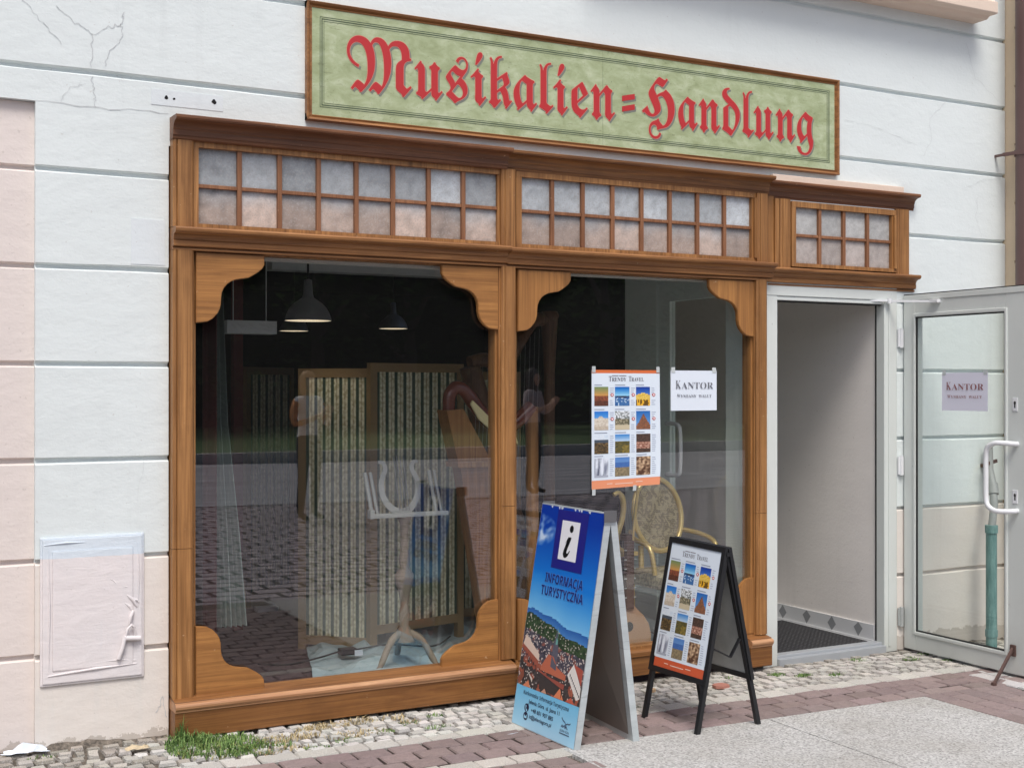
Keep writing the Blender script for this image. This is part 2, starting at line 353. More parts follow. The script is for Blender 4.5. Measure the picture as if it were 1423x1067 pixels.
def road():
    m = mat('grey_street', lin((136, 132, 134)), .8); q = N(m); q.base(q.ramp(q.noise(q.coord((.25, 2.5, 1)), 1.2, 5, .7), [(.35, lin((126, 125, 130))), (.65, lin((196, 194, 198)))])); return m
m_road = road(); m_lawn = mat('lawn_green', lin((74, 98, 50)), .9); m_kerb = mat('kerb_stone', lin((170, 168, 164)), .8)

# ------------------------------------------------------------------ ground
def sheet(name, x0, x1, y0, y1, dz, m, nx=8):
    b = MB(); xs = sorted({x0, x1, *[x for x in (-3.2, 8.8) if x0 < x < x1]})
    for a, c in zip(xs, xs[1:]): b.quad((a, y0, gz(a) + dz), (c, y0, gz(c) + dz), (c, y1, gz(c) + dz), (a, y1, gz(a) + dz))
    return tag(b.build(name, m), kind='structure')
sheet('ground', -140, 140, -140, 1.0, -.03, m_plaza)
sheet('road', -100, 100, -19.6, -10.5, -.022, m_road)
kb = MB(); kb.box(-100, 100, -19.9, -19.6, -.3, .13); tag(kb.build('kerb', m_kerb), kind='structure')
lw_ = MB(); lw_.quad((-120, -120, .1), (120, -120, .1), (120, -19.9, .1), (-120, -19.9, .1)); tag(lw_.build('lawn', m_lawn), kind='structure')
sheet('joint_bed', -4, 9, -3.2, .0, -.014, m_sand)

def stone(b, cx, cy, wx, wy, h, col, ang=0, ins=.18, jit=.004):
    p = []; ca, sa = math.cos(ang), math.sin(ang); g = gz(cx)
    cor = [(-1, -1), (1, -1), (1, 1), (-1, 1)]
    j = [(random.uniform(-jit, jit), random.uniform(-jit, jit)) for _ in cor]
    for lev, (z, k) in enumerate(((-.02, 1.0), (h - (.011 if ins > .1 else .006), 1.0), (h, 1 - ins))):
        for (i, q), (jx, jy) in zip(cor, j):
            x, y = i * wx / 2 * k + jx, q * wy / 2 * k + jy; p.append((cx + x * ca - y * sa, cy + x * sa + y * ca, g + z + (random.uniform(-.0015, .0015) if lev == 2 else 0)))
    b.add(p, [(8, 9, 10, 11)], 0, col); soil_ = tuple(v * .35 + w_ * .12 for v, w_ in zip(col, (.30, .26, .22)))
    b.add(p, [(a, (a + 1) % 4, 4 + (a + 1) % 4, 4 + a) for a in range(4)], 0, soil_); rim = tuple((v + w_) / 2 for v, w_ in zip(col, soil_))
    b.add(p, [(4 + a, 4 + (a + 1) % 4, 8 + (a + 1) % 4, 8 + a) for a in range(4)], 0, rim if ins > .1 else col)
def tint(c, v): k = 1 + random.uniform(-v, v); return tuple(min(1, x * k * (1 + random.uniform(-.02, .02))) for x in lin(c))
b = MB(); y = -.03; row = 0
while y > -.46:
    x = -3.5 + random.uniform(0, .05)
    while x < 6.4:
        wx = random.uniform(.05, .084); wob = .012 * math.sin(x * 2.1 + row) + .006 * math.sin(x * 5.3)
        if (y + wob > -.02) : yy = -.02
        else: yy = y + wob
        base = (188, 183, 175) if x > 3.0 else (204, 202, 196) if x > 1.0 else (172, 168, 160)
        if yy > -.08 or (x < 1.2 and random.random() < .5): base = (156, 150, 140)
        stone(b, x + wx / 2, yy, wx - .010, .050, random.uniform(-.006, .006), tint(base, .2), random.uniform(-.10, .10), .16, .006)
        x += wx
    y -= .0600; row += 1
tag(b.build('cobbled_strip', m_cob), kind='structure')
b = MB(); x = -3.5
while x < 6.4:
    wx = random.uniform(.13, .17)
    if not (4.62 < x < 5.1) or True: stone(b, x + wx / 2, -.507, wx - .007, .088, .002, tint((192, 188, 180), .1), 0, .05, .002)
    x += wx
for (x0, x1, yy) in ((-3.5, 2.66, -.93), ):
    x = x0
    while x < x1:
        wx = random.uniform(.13, .17); stone(b, x + wx / 2, yy, wx - .007, .09, .002, tint((190, 184, 174), .1), 0, .05, .002); x += wx
yy = -.7
while yy > -3:   # light rows beside the red strip that turns away from the door
    stone(b, 5.27, yy, .1, .145, .002, tint((196, 194, 190), .08), 0, .05, .002); stone(b, 5.38, yy + .04, .1, .145, .002, tint((196, 194, 190), .08), 0, .05, .002)
    stone(b, 5.49, yy - .03, .1, .145, .002, tint((196, 194, 190), .08), 0, .05, .002); yy -= .152
tag(b.build('light_paver_path', m_cob), kind='structure')
b = MB()
for r in range(3):
    x = -3.5 + r * .07
    while x < 6.4:
        wx = .152; stone(b, x + wx / 2, -.607 - r * .107, wx - .014, .094, .002 + random.uniform(-.003, .003), tint((152, 136, 133), .15), random.uniform(-.01, .01), .06, .002); x += wx
for r in range(5):
    yy = -.925 - (r % 2) * .073
    if r % 2: stone(b, 4.70 + r * .109, -.888, .102, .068, .002, tint((152, 136, 133), .15), 0, .06, .002)
    while yy > -3.1:
        stone(b, 4.70 + r * .109, yy, .102, .145, .002, tint((152, 136, 133), .15), 0, .06, .002); yy -= .152
for r in range(18):
    x = -3.5 + (r % 2) * .07
    while x < 2.5:
        stone(b, x + .07, -1.035 - r * .107, .138, .093, .002, tint((148, 133, 129), .15), 0, .06, .002); x += .152
tag(b.build('red_paver_path', m_red), kind='structure')
b = MB(); js = [2.60, 3.67, 4.64]
for a, c in zip(js, js[1:]):
    for y0, y1 in ((-.884, -2.0), (-2.006, -3.1)):
        b.slab([(a + .003, y1, gz(a) + .003), (c - .003, y1, gz(c) + .003), (c - .003, y0, gz(c) + .003), (a + .003, y0, gz(a) + .003)], (0, 0, 1), .03)
tag(b.build('slab_pavement', m_agg), kind='structure')
sheet('pavement', 5.55, 12, -3.2, -.2, -.008, m_agg)

# ------------------------------------------------------------------ the house wall
def course_profile(z0, z1, grooves, front=0.0, back=.3, d=.020, hw=.014):
    p = [(back, z0), (front, z0)]
    for g in grooves:
        if z0 + .03 < g < z1 - .03: p += [(front, g - hw), (front + d * .3, g - hw * .75), (front + d, g - hw * .35), (front + d, g + hw * .45), (front + d * .35, g + hw * .8), (front, g + hw)]
    return p + [(front, z1), (back, z1)]
GR = [.393, .774, 1.172, 1.559, 1.949, 2.337]; GT = [2.738, 3.144, 3.55, 3.95]
house = thing('town_house', (3, 0, 0), 'white plastered house front with grooved courses and a pinkish base around the shop', 'building')
b = MB()
def strip(x0, x1, prof, m=0, bb=None):
    # hand drawn grooves: the section wanders by a millimetre or two along the wall
    bb = bb or b; ns = max(1, int((x1 - x0) / .11)); n = len(prof); V = []
    for k in range(ns + 1):
        x = x0 + (x1 - x0) * k / ns
        for i, (y, z) in enumerate(prof):
            if 1 < i < n - 2: g_ = round(z / .05); z += .0035 * noise.noise((x * 2.3, g_, 1)) + .0022 * noise.noise((x * 7, z * 40, 2)); y += max(-.001, .003 * noise.noise((x * 5, z * 30, 6))) * (1 if y > .001 else .4)
            V.append((x, y, z))
    F = [(k * n + i, k * n + (i + 1) % n, (k + 1) * n + (i + 1) % n, (k + 1) * n + i) for k in range(ns) for i in range(n)]
    bb.add(V, F + [tuple(range(n - 1, -1, -1)), tuple(ns * n + i for i in range(n))], m)
strip(.709, 1.232, course_profile(-.06, 2.602, GR))
strip(-7, 6.235, course_profile(2.602, 4.6, GT))
strip(1.232, 5.345, [(.3, 2.47), (0, 2.47), (0, 2.602), (.3, 2.602)])
strip(5.345, 6.235, course_profile(-.06, 2.602, GR))
# hairline cracks, scratches and drill holes belong to the plaster
def ribbon(pts, wd, m=1, y=-.0022, sub=7, jag=.006):
    P = []
    for (x0, z0), (x1, z1) in zip(pts, pts[1:]):
        for i in range(sub): t = i / sub; P.append((x0 + (x1 - x0) * t + random.uniform(-jag, jag), z0 + (z1 - z0) * t + random.uniform(-jag, jag)))
    P.append(pts[-1])
    for (x0, z0), (x1, z1) in zip(P, P[1:]):
        L = math.hypot(x1 - x0, z1 - z0) or 1; nx, nz = -(z1 - z0) / L, (x1 - x0) / L; a = wd * random.uniform(.4, 1) / 2
        b.quad((x0 + nx * a, y, z0 + nz * a), (x1 + nx * a, y, z1 + nz * a), (x1 - nx * a, y, z1 - nz * a), (x0 - nx * a, y, z0 - nz * a), m)
for pts, wd in (([(.66, 2.99), (.75, 2.90), (.806, 2.837)], .003), ([(.79, 2.985), (.86, 2.93), (.925, 2.892)], .003), ([(1.05, 3.0), (1.04, 2.95), (.99, 2.93), (.925, 2.892), (.922, 2.76)], .0035),
                ([(1.04, 2.95), (1.045, 2.90), (.99, 2.82), (.975, 2.77)], .003), ([(.923, 2.72), (.935, 2.64), (.938, 2.60)], .003), ([(.80, 2.61), (.83, 2.66), (.90, 2.69)], .002),
                ([(.71, 2.604), (.95, 2.60), (1.23, 2.605)], .0035), ([(5.75, 3.14), (5.6, 3.02), (5.62, 2.9), (5.55, 2.8)], .002), ([(4.95, 2.95), (5.2, 2.93), (5.5, 2.86)], .0018), ([(5.9, 2.64), (6.05, 2.70), (6.2, 2.72)], .002),
                ([(6.0, 2.6), (5.98, 2.47), (6.03, 2.36)], .002), ([(1.185, .12), (1.21, .19), (1.225, .10)], .004), ([(5.9, 3.5), (5.98, 3.3), (6.15, 3.2)], .002), ([(1.10, 1.0), (1.14, 1.2)], .0008)):
    ribbon(pts, wd)
for x, z, r in ((1.222, 2.669, .009), (1.254, 2.667, .006), (1.421, 2.672, .011)):
    b.add([(x + r * math.cos(a * .7) * random.uniform(.7, 1.1), -.0026, z + r * math.sin(a * .7) * random.uniform(.7, 1.1)) for a in range(9)], [tuple(range(8, -1, -1))], 2)
b.box(1.16, 1.46, -.0018, 0, 2.635, 2.70, 3); b.box(1.079, 1.217, -.0018, 0, 1.972, 2.16, 3)
wall = b.build('wall', [m_wall, m_crack, m_hole, m_patch], house)
b = MB(); strip(-7, .709, course_profile(-.06, 2.600, GR, front=.030), 0, b)
b.build('recessed_panel', m_pink, house, 'pinkish recessed plaster strip at the far left of the front')
def jagged(x0, x1, front, seed):
    random.seed(seed); b = MB(); x = x0; pts = []
    while x < x1:
        pts.append((x, random.uniform(.001, .016) * (1 + .6 * math.sin(x * 9)))); x += random.uniform(.015, .05)
    for (a, h), (c, k) in zip(pts, pts[1:]): b.add([(a, front, gz(a) - .02), (c, front, gz(c) - .02), (c, front, gz(c) + k), (a, front, gz(a) + h), (a, front - .03, gz(a) - .02), (c, front - .03, gz(c) - .02)], [(0, 1, 2, 3), (4, 5, 2, 3)])
    return b
def soil():
    m = mat('crumbled_mortar', lin((96, 88, 80)), .95); q = N(m); q.base(q.ramp(q.noise(q.coord(), 60, 5, .7), [(.3, lin((50, 46, 42))), (.7, lin((140, 130, 118)))])); return m
m_soil = soil()
for nm, a, c, fr in (('crumbled_edge', .70, 1.235, -.0005), ('crumbled_edge', -3, .70, .029), ('crumbled_edge', 5.35, 6.23, -.0005)):
    jagged(a, c, fr, int(a * 10) + 50).build('crumbled_edge', m_soil, house)
random.seed(11)
b = MB(); b.ext([(.05, 3.62), (-.10, 3.62), (-.12, 3.634), (-.175, 3.634), (-.18, 3.64), (-.18, 3.70), (-.15, 3.72), (.05, 3.74)], 'x', 3.2, 5.965); b.build('window_ledge', m_ledge, house)
b = MB(); b.box(4.42, 5.372, -.03, 0, 2.55, 2.604, 0, .003); b.build('cover_strip', m_ledge, house)
# rear bulk of the house so that it is a building from any side
b = MB(); b.box(-7, 6.235, 9.6, 9.9, -.1, 4.6); b.box(-7, -6.7, .3, 9.6, -.1, 4.6); b.box(-7, 6.235, .3, 9.6, 4.35, 4.6); b.build('rear_wall', m_wall, house)

nb = thing('neighbouring_house', (7, 0, 0), 'beige plastered house front at the right edge beside a brown pipe', 'building')
b = MB(); b.ext(course_profile(-.06, 4.6, sorted([3.267 - .35 * k for k in range(9)] + [3.617]), front=-.085, back=.3), 'x', 6.238, 9.5); b.build('wall', m_beige, nb)
dp = thing('downpipe', (6.225, -.165, 0), 'dark brown painted downpipe at the right edge against the beige wall', 'pipe')
b = MB(); b.tube([(6.225, -.165, 4.5), (6.225, -.165, 1.0)], .064, 18); b.tube([(6.225, -.165, 1.0), (6.228, -.165, .93), (6.25, -.165, -.05)], .066, 16); b.build('pipe', m_brown, dp)
b = MB(); b.tube([(6.225, -.165, 2.835), (6.225, -.165, 2.868)], .071, 18); b.bar((6.165, -.165, 2.85), (6.150, -.06, 2.85), .018, .020); b.bar((6.150, -.06, 2.85), (6.150, .0, 2.85), .014, .014); b.build('bracket', m_brown, dp)
vp = thing('drain_pipe', (5.93, -.16, 0), 'weathered green iron drain pipe seen through the open glass door', 'pipe')
b = MB(); b.tube([(5.93, -.16, -.06), (5.93, -.16, .66)], .031, 14); b.tube([(5.93, -.16, .62), (5.93, -.16, .665)], .036, 14); b.tube([(5.93, -.16, .02), (5.93, -.16, .06)], .035, 14); b.build('pipe', m_verd, vp)
b = MB(); b.tube([(5.94, -.155, .66), (5.965, -.15, .78), (6.0, -.11, .90), (6.03, -.06, .98), (6.03, -.055, 1.12)], .022, 12); b.tube([(5.985, -.13, .84), (6.0, -.11, .90)], .03, 12)
b.build('upper_tube', mat('grey_tube', lin((150, 152, 150)), .5), vp)
b = MB(); b.bar((5.97, -.07, 1.01), (6.08, -.07, 1.03), .010, .02); b.bar((6.03, -.06, 1.0), (6.03, .0, 1.0), .02, .02); b.build('clamp', m_rust, vp)

# ------------------------------------------------------------------ utility cabinet painted over
cab = thing('meter_cabinet', (.92, 0, .55), 'painted over utility cabinet door low on the wall at left', 'cabinet')
def cabmat():
    m = plaster('painted_over_metal', lin((214, 224, 232)), lin((227, 220, 219)), .785, .1); q = N(m)
    v = q.noise(q.coord((1.6, 1, 7), (1, 0, 2)), 3.2, 5, .6, 1.4); nrm = q.b.inputs['Normal'].links[0].from_socket
    v2 = q.noise(q.coord((2.2, 1, 3), (4, 0, 5)), 4, 3, .5, .8); q.normal(q.bump(v2, .25, .012, q.bump(v, .16, .012, nrm))); return m
m_cab = cabmat()
b = MB(); b.box(.726, 1.131, -.010, 0, .278, .871, 0, .006); b.box(.735, 1.122, -.0145, -.009, .288, .862, 0, .004)
b.build('frame', m_cab, cab)
b = MB(); b.box(.772, 1.085, -.0175, -.013, .338, .815, 0, .004)
for (x0, z0, x1, z1, r) in ((.755, .32, 1.10, .338, .008), (.74, .84, .90, .845, .005), (.757, .33, .757, .82, .006), (1.105, .56, 1.105, .83, .005), (.98, .70, 1.03, .655, .005), (1.03, .655, 1.08, .645, .004), (1.06, .62, 1.10, .57, .012), (1.05, .59, 1.085, .545, .009), (1.085, .60, 1.11, .585, .007), (.80, .80, .93, .79, .003), (.95, .36, 1.10, .35, .006)):
    b.tube([(x0, -.014, z0), ((x0 + x1) / 2 + .004, -.016, (z0 + z1) / 2 + .004), (x1, -.014, z1)], [r * .4, r * .75, r * .35], 8)
b.build('door', m_cab, cab)
b = MB(); b.tube([(1.112, -.022, .440), (1.085, -.03, .444), (1.048, -.026, .447)], .011, 10); b.tube([(1.050, -.03, .452), (1.04, -.034, .41), (1.026, -.026, .365)], .0085, 10)
b.tube([(1.054, -.026, .449), (1.06, -.035, .485), (1.075, -.035, .50), (1.088, -.03, .485), (1.092, -.026, .447)], .0055, 8); b.tube([(1.07, -.02, .50), (1.075, -.026, .535), (1.085, -.02, .555)], [.004, .008, .004], 8)
b.build('latch', m_cab, cab)

# ------------------------------------------------------------------ the timber shopfront
sf = thing('shopfront', (3.2, -.05, 0), 'brown timber shopfront with two display windows and glazed transoms', 'shopfront')
def corn(d0, d1, z0, z1):     # bottom depth/height, top depth/height
    h = z1 - z0; k = d1 - d0
    pts = [(.05, z0 - .004), (-d0 + .006, z0 - .004), (-d0, z0), (-d0 - .002, z0 + .012 * h / .085), (-d0 - .006, z0 + .013), (-d0 - .006, z0 + .034 * h / .085), (-d0 - .009, z0 + .037 * h / .085)]
    for i in range(8):
        a = i / 7 * math.pi / 2; pts.append((-d0 - .010 - (k - .016) * (1 - math.cos(a)), z0 + h * .45 + h * .33 * math.sin(a)))
    pts += [(-d1 + .003, z0 + h * .80), (-d1 + .002, z0 + h * .83), (-d1, z0 + h * .86), (-d1, z1 - .003), (-d1 + .004, z1), (.0, z1 + .004)]
    return pts
for x0, x1, d, z1, m in ((1.236, 2.80, .0, 2.583, m_wdk), (2.802, 4.385, .022, 2.580, m_wdk2), (4.387, 5.475, .06, 2.567, m_wdk)):
    b = MB(); b.ext(corn(.055 - d * .9, .12 - d, z1 - .088, z1), 'x', x0, x1); b.build('cornice', m, sf)
def lip(d, z):
    p = [(.05, z - .094), (-.048 + d, z - .094), (-.05 + d, z - .091), (-.05 + d, z - .085), (-.042 + d, z - .084), (-.042 + d, z - .079), (-.056 + d, z - .078), (-.060 + d, z - .076), (-.062 + d, z - .055), (-.058 + d, z - .052)]
    for i in range(6): a = i / 5 * math.pi / 2; p.append((-.060 + d - .030 * (1 - math.cos(a)), z - .050 + .026 * math.sin(a)))
    return p + [(-.094 + d, z - .023), (-.100 + d, z - .017), (-.102 + d, z - .008), (-.098 + d, z - .002), (-.09 + d, z), (.0, z + .004)]
for x0, x1, d, z in ((1.238, 2.80, 0, 2.128), (2.802, 4.40, .004, 2.124), (4.402, 5.475, .04, 2.106)):
    b = MB(); b.ext(lip(d, z), 'x', x0, x1); b.build('transom_rail', m_wx, sf)
def pil(x0, x1, z0, z1, f=-.05, side='r', mt=None):
    w_ = x1 - x0
    p = [(x0, .02), (x0, f + .006), (x0 + .006, f), (x0 + .014, f), (x0 + .017, f + .005), (x0 + .020, f), (x1 - .02, f), (x1 - .012, f + .0015), (x1 - .004, f + .009), (x1, f + .02), (x1, .02)]
    b = MB(); b.ext(p, 'z', z0, z1); b.build('pilaster', mt or m_wz, sf)
pil(1.238, 1.330, .178, .797); pil(1.238, 1.330, .799, 2.036); pil(1.238, 1.330, 2.128, 2.495)
pil(2.773, 2.856, .186, .905); pil(2.773, 2.856, .907, 2.036); pil(2.773, 2.856, 2.126, 2.495)
pil(4.292, 4.372, .160, .80); pil(4.292, 4.372, .802, 2.034); pil(4.300, 4.378, 2.124, 2.490)
pil(4.478, 4.560, 2.106, 2.478, -.02); pil(5.327, 5.433, 2.106, 2.478, -.022)
b = MB(); b.box(4.378, 4.444, -.006, .02, 2.118, 2.49, 0); b.box(4.446, 4.474, -.016, .02, 2.11, 2.478, 0, .003); b.build('corner_board', m_wz, sf)
for x0, x1 in ((1.238, 2.822), (4.22, 4.362)):
    b = MB(); zt = .158 if x0 > 4 else .183
    f = -.09
    b.ext([(.02, .02 if x0 < 4 else -.002), (f + .004, .024 if x0 < 4 else .002), (f, .028 if x0 < 4 else .006), (f, zt - .052), (.02, zt - .052)], 'x', x0, x1)
    pb = b.build('plinth', m_plw, sf); b = MB()
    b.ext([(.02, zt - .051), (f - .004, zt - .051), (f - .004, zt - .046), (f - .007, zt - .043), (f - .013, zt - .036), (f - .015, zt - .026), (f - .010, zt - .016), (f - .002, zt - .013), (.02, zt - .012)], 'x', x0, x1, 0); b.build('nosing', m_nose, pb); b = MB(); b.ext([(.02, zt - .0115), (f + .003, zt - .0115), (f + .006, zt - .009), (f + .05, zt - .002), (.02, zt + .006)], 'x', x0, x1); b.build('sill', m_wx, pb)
b = MB(); b.ext([(.02, .03), (-.05, .03), (-.05, .120), (-.058, .125), (-.060, .145), (-.05, .155), (.02, .172)], 'x', 2.824, 4.218); b.build('plinth', m_plw, sf)
# frames round the two display windows
def bracket(cx, cz, sx, sz, m):
    S = [(1, 0), (.995, .14), (.96, .2), (.9, .25), (.83, .295), (.76, .335), (.66, .352), (.57, .37), (.5, .4), (.445, .44), (.4, .495), (.37, .565), (.36, .645), (.358, .724), (.34, .80), (.305, .866), (.24, .935), (.165, .98), (.08, .995), (0, 1)]
    P = [(cx, cz)] + [(cx + sx * s * .294, cz + sz * t * .294) for s, t in S]
    bm = bmesh.new(); v = [bm.verts.new((x, -.034, z)) for x, z in P]; fc = bm.faces.new(v); 
    r = bmesh.ops.extrude_face_region(bm, geom=[fc]); bmesh.ops.translate(bm, vec=(0, .022, 0), verts=[e for e in r['geom'] if isinstance(e, bmesh.types.BMVert)])
    ed = [e for e in bm.edges if all(abs(q.co.y + .034) < 1e-5 for q in e.verts)]; bmesh.ops.bevel(bm, geom=ed, offset=.003, segments=2, affect='EDGES')
    bm.verts.index_update(); b = MB(); b.add([q.co[:] for q in bm.verts], [[q.index for q in f.verts] for f in bm.faces]); bm.free(); return b
def display(x0, x1, z0, z1, mtl, mtr):
    b = MB(); b.box(x0 - .012, x1 + .02, -.012, .05, z1, z1 + .07); b.box(x1, x1 + .018, -.034, .05, z0 - .02, z1, 0, .003); b.box(x1 - .012, x1, -.018, .05, z0 - .02, z1); b.box(x0 - .014, x0 + .003, -.012, .05, z0 - .02, z1); b.box(x0 - .012, x1 + .02, -.03, .05, z0 - .06, z0)
    fr = b.build('window_frame', m_wz, sf)
    for cx, cz, sx, sz, m in ((x0, z1, 1, -1, mtl), (x1 - .001, z1, -1, -1, mtr), (x0, z0 - .002, 1, 1, mtl if mtl is m_brx else m_brz), (x1 - .001, z0 - .002, -1, 1, mtr if mtr is m_brx else m_brz)):
        bracket(cx, cz, sx, sz, m).build('corner_bracket', m, sf)
    g = MB(); g.box(x0, x1 - .008, .002, .008, z0 - .01, z1 + .01); g.build('window_pane', m_glass, sf)
display(1.338, 2.764, .176, 2.030, m_brx, m_brx); display(2.868, 4.288, .170, 2.026, m_brz, m_brz)
# transoms
def transom(x0, x1, z0, z1, n, yp, seed):
    random.seed(seed); b = MB(); e = .014; f = yp - .02
    b.box(x0 - .03, x1 + .03, f - .004, yp + .03, z1, z1 + .03); b.box(x0 - .03, x1 + .03, f - .004, yp + .03, z0 - .02, z0); b.box(x0 - .03, x0, f - .003, yp + .03, z0, z1); b.box(x1, x1 + .012, f, yp + .03, z0, z1); b.box(x1 + .012, x1 + .03, f - .012, yp + .03, z0, z1)
    t = b.build('transom_frame', m_wz, sf); cw = (x1 - x0) / n; zm = (z0 + z1) / 2
    b = MB()
    for i in range(1, n): b.box(x0 + cw * i - .010, x0 + cw * i + .010, f + .003, yp + .005, z0, z1, 0, .002)
    for i in range(n): b.box(x0 + cw * i + (.010 if i else 0), x0 + cw * (i + 1) - (.010 if i < n - 1 else 0), f + .006, yp + .004, zm - .008, zm + .008, 0, .002)
    b.build('glazing_bars', m_mun, t)
    b = MB()
    for i in range(n):
        for r in range(2):
            xa, xb = x0 + cw * i, x0 + cw * (i + 1); za, zb = (z0, zm) if r == 0 else (zm, z1); k = random.uniform(.86, 1.08)
            NXX, NZZ = 8, 8
            def c(u, v):
                if n == 4: base = (190, 180, 174) if r == 0 else (186, 186, 184)
                elif r == 1: base = (184, 190, 194)
                else:
                    tt = min(1, max(0, (v - .50 + .22 * noise.noise((u * 2 + i * 3.1, seed, v)))/.5)); base = tuple(a * (1 - tt) + q * tt for a, q in zip((196, 178, 166), (174, 178, 182)))
                d = 1 - .16 * max(0, noise.noise((u * 3 + i * 7, v * 3 + r * 5, seed))) - .16 * max(0, noise.noise((u * 9 + i * 3, v * 5 + r * 8, seed + 4))) - (.22 * random.random() if min(u, v, 1 - u, 1 - v) < .10 else 0) + (.10 if noise.noise((i * 5.3, r * 2.2, seed)) > .15 else 0)
                return lin(tuple(min(255, q * k * d) for q in base))
            for p in range(NXX):
                for q in range(NZZ):
                    ua, ub, va, vb = p / NXX, (p + 1) / NXX, q / NZZ, (q + 1) / NZZ
                    X = lambda u: xa + (xb - xa) * u
                    Zf = lambda v: za + (zb - za) * v
                    b.add([(X(ua), yp, Zf(va)), (X(ub), yp, Zf(va)), (X(ub), yp, Zf(vb)), (X(ua), yp, Zf(vb))], [(0, 1, 2, 3)], 0, (c(ua, va), c(ub, va), c(ub, vb), c(ua, vb)))
    b.build('frosted_panes', m_pane, t)
transom(1.348, 2.760, 2.150, 2.468, 8, -.012, 3); transom(2.889, 4.274, 2.148, 2.466, 8, -.010, 4); transom(4.588, 5.290, 2.137, 2.440, 4, .004, 5)
b = MB(); b.box(1.24, 5.42, .055, .12, 2.02, 2.60); b.build('lintel_board', mat('pale_lintel', lin((220, 220, 214)), .9), sf)
random.seed(21)

# ------------------------------------------------------------------ painted sign
sg = thing('shop_sign', (3.36, -.02, 2.9), 'long green signboard lettered Musikalien-Handlung in red blackletter', 'sign')
x0, x1, z0, z1 = 1.823, 4.888, 2.634, 3.156
b = MB(); fw = .030
def framebar(pts): b.ext(pts, 'x', x0, x1)
prof = [(0, 0), (0, fw), (.012, fw), (.022, fw * .8), (.018, fw * .55), (.030, fw * .35), (.034, fw * .1), (.03, 0)]
b.ext([(-p, z0 + q) for p, q in prof], 'x', x0, x1); b.ext([(-p, z1 - q) for p, q in prof], 'x', x0, x1)
b.ext([(x0 + q, -p) for p, q in prof], 'z', z0 + .0005, z1 - .0005); b.ext([(x1 - q, -p) for p, q in prof], 'z', z0 + .0005, z1 - .0005)
b.build('frame', m_wx, sg)
b = MB(); b.box(x0 + .02, 3.3535, -.018, 0, z0 + .02, z1 - .02); b.box(3.3550, x1 - .02, -.018, 0, z0 + .02, z1 - .02); pn = b.build('board', m_signg, sg)
b = MB()
for ins, wd in ((.062, .0028), (.070, .0045), (.080, .0022)):
    xa, xb, za, zb = x0 + ins, x1 - ins, z0 + ins, z1 - ins; y = -.0187
    for q in ((xa, xb, za, za + wd), (xa, xb, zb - wd, zb), (xa, xa + wd, za + wd, zb - wd), (xb - wd, xb, za + wd, zb - wd)):
        b.quad((q[0], y, q[2]), (q[1], y, q[2]), (q[1], y, q[3]), (q[0], y, q[3]))
b.build('border_lines', m_line, pn)
SF = lambda u, v, e: (u, -.0190 - e, v)
s = uni('Musikalien', 'frak') + '=' + uni('Handlung', 'frak')
s = uni('Musikalien', 'frak') + ' ' + uni('Handlung', 'frak')
b = MB(); W1, W2 = uni('Musikalien', 'frak'), uni('Handlung', 'frak')
for e, off, dx, m in ((0.0, .001, .009, 2), (.0006, .004, 0, 1), (.0012, -.003, 0, 0)):
    text(b, W1, SF, 2.010 + dx, 3.425 + dx, 2.790 - dx, .232, m, off, e=e); text(b, W2, SF, 3.585 + dx, 4.708 + dx, 2.790 - dx, .232, m, off, e=e)
    for k in (0, .052):
        b.add([SF(3.466 + dx + i * .076, 2.838 + k + j * .027 + i * .018 - dx, e) for i, j in ((0, 0), (1, 0), (1, 1), (0, 1))], [(0, 1, 2, 3)], m)
b.build('lettering', [m_red_l, m_redhi, m_shad], pn)

# ------------------------------------------------------------------ door frame, open door, hallway
df = thing('door_frame', (4.86, 0, 0), 'white plastic door frame around the open entrance', 'door frame')
b = MB(); b.box(4.400, 4.471, -.004, .07, -.03, 1.957, 0, .004); b.box(5.246, 5.342, -.004, .07, -.035, 1.957, 0, .004); b.box(4.374, 5.342, -.006, .07, 1.9575, 2.03, 0, .004); b.box(4.471, 5.246, .0, .07, 1.935, 1.956, 0, .003)
b.box(5.275, 5.290, -.010, -.004, 0, 1.95); b.box(4.374, 4.41, -.002, .07, -.03, 1.957); b.build('frame', m_pvc, df)
b = MB(); b.box(4.471, 5.246, -.02, .07, -.06, .008, 0, .004); b.box(4.471, 5.246, .012, .07, .006, .022, 0, .004); b.build('threshold', mat('worn_threshold', lin((176, 180, 184)), .4, .3), df)
b = MB(); b.box(4.471, 5.246, .02, .066, 1.928, 1.936); b.box(5.2435, 5.2455, .056, .066, .02, 1.93); b.build('gasket', m_gasket, df)

dr = thing('shop_door', (5.41, -.4, 0), 'open white door with a large glass pane and a bowed pull handle', 'door')
xf, xb_ = 5.388, 5.448; ya, yb = -.012, -.872; zb0, zt0 = -.018, 1.985; ga, gb, g0, g1 = -.097, -.722, .083, 1.868
b = MB(); b.box(xf, xb_, ga, ya, zb0, zt0, 0, .004); b.box(xf, xb_, yb, gb, zb0, zt0, 0, .004); b.box(xf + .0006, xb_ - .0006, gb, ga, zb0, g0, 0, .004); b.box(xf + .0006, xb_ - .0006, gb, ga, g1, zt0, 0, .004)
b.box(xf - .007, xf + .004, ga - .004, ga + .012, g0 - .012, g1 + .012, 0, .004); b.box(xf - .007, xf + .004, gb - .012, gb + .004, g0 - .012, g1 + .012, 0, .004); b.box(xf - .0064, xf + .004, gb, ga, g0 - .014, g0 + .006, 0, .004); b.box(xf - .0064, xf + .004, gb, ga, g1 - .006, g1 + .014, 0, .004)
b.box(xf - .004, xf, yb, ya, zt0 - .03, zt0 + .002, 0, .003)
lf = b.build('frame', m_pvc, dr)
b = MB()
